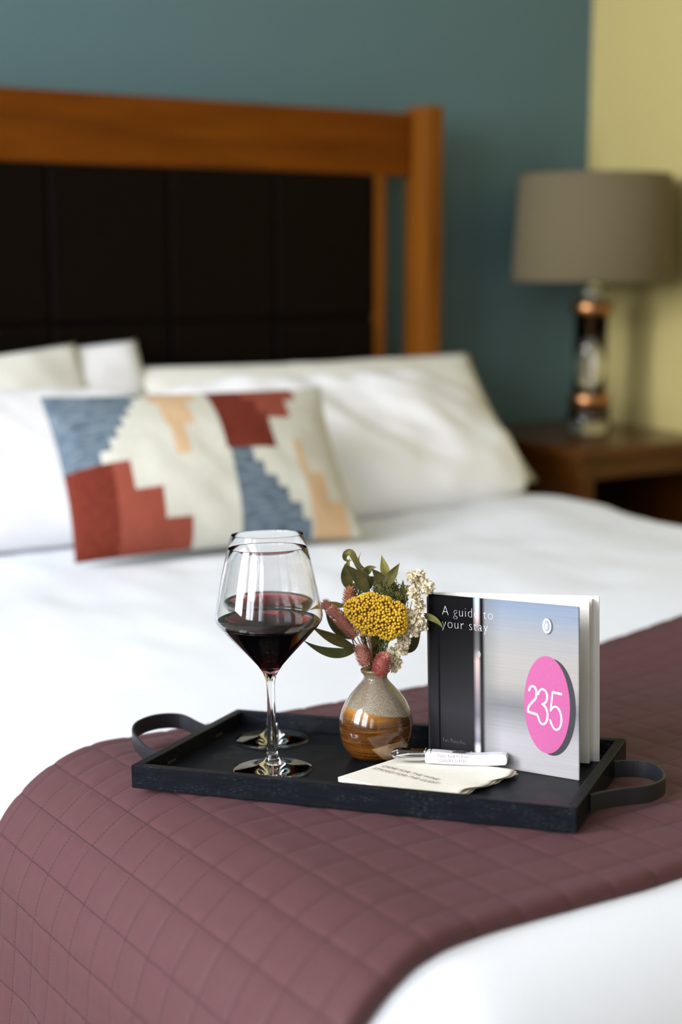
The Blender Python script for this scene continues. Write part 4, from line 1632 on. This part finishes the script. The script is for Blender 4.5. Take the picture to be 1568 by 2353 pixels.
def prof_spline(pts, n):
    return [(p.x, p.z) for p in spline([(a, 0, b) for a, b in pts], n)]


hp = prof_spline([(37, 0.6), (60, 0.0), (90, 0.0), (108, 0.6), (120, 1.6)], 20) + prof_spline([(121.5, 3.5), (121.8, 8.0), (120.5, 12.2)], 6) + \
    prof_spline([(116, 12.9), (106, 12.4), (92, 11.2), (74, 11.2), (56, 12.6), (42, 13.0), (38, 12.6)], 22) + [(36.5, 10.5), (36.3, 3)]
extrude_profile('handle', hp, -6.0, 6.0, M['white_plastic'], ck, 0.0016, 3)
for nm, body, xl, xr, z in (('lettering', 'TWO THIRTY FIVE', 49.5, 81.5, 7.1), ('lettering', 'LUXURY SUITES', 51.0, 80.0, 2.7)):
    me = fit_text(body, xl, xr, 0.0046, -0.00003, 1.05)
    for v in me.vertices:
        v.co = Vector((v.co.x, -0.00612, v.co.y))
    o = link(nm, me, simple('grey_ink', (0.16, 0.11, 0.14, 1), 0.6), ck, smooth=False)
    o.location = (xl / 1000, 0, z / 1000)
# chrome double-step lever
lv = prof_spline([(1, 7.0), (4, 4.0), (14, 2.2), (28, 2.4), (37, 3.4)], 16) + prof_spline([(37, 6.8), (26, 6.2), (12, 5.6), (5, 6.5), (2, 8.6)], 14)
extrude_profile('lever_arm', lv, -4.6, -3.2, M['chrome'], ck, 0.0004)
extrude_profile('lever_arm', lv, 3.2, 4.6, M['chrome'], ck, 0.0004)
bt = prof_spline([(0.4, 8.2), (2, 11.6), (8, 13.6), (16, 13.4), (26, 13.2), (36, 13.0)], 16) + prof_spline([(37, 10.4), (24, 9.9), (12, 7.6), (5, 6.6), (1.5, 7.0)], 14)
extrude_profile('boot_lever', bt, -4.6, 4.6, M['chrome_dark'], ck, 0.0009)
tr_ = prof_spline([(6, 7.6), (14, 9.0), (24, 10.6), (37, 11.4)], 10) + prof_spline([(37, 10.2), (24, 9.3), (14, 7.6), (6, 6.4)], 10)
extrude_profile('lever_trim', tr_, -5.2, -4.7, M['chrome'], ck, 0.0002)
a = Acc()
for (x, z) in ((7.5, 10.6), (36.2, 12.6), (42.0, 12.0)):
    vs, fs = tube_data([(x / 1000, -0.0062, z / 1000), (x / 1000, 0.0062, z / 1000)], 0.0012, 12)
    a.add(vs, fs)
a.build('pivot_pin', M['chrome'], ck)
kn = prof_spline([(64, 11.6), (66, 14.0), (72, 14.9), (77, 14.8), (78.6, 11.8)], 12)
extrude_profile('foil_knife', kn, -2.2, 0.5, M['chrome_dark'], ck, 0.0004)
# screw worm folded under the handle
wp = [Vector((0.044 + 0.040 * t, 0.0015 + 0.0022 * math.cos(t * 34), -0.0 + 0.0155 + 0.0 * t + 0.0014 * math.sin(t * 34))) for t in [i / 90 for i in range(91)]]
wp = [Vector((p.x, p.y + 0.0065, p.z - 0.006)) for p in wp]
mesh('worm', *tube_data(wp, 0.0009, 6), M['chrome'], ck)
tag(ck, 'white-handled waiter corkscrew with chrome lever lying on the napkin', 'corkscrew')
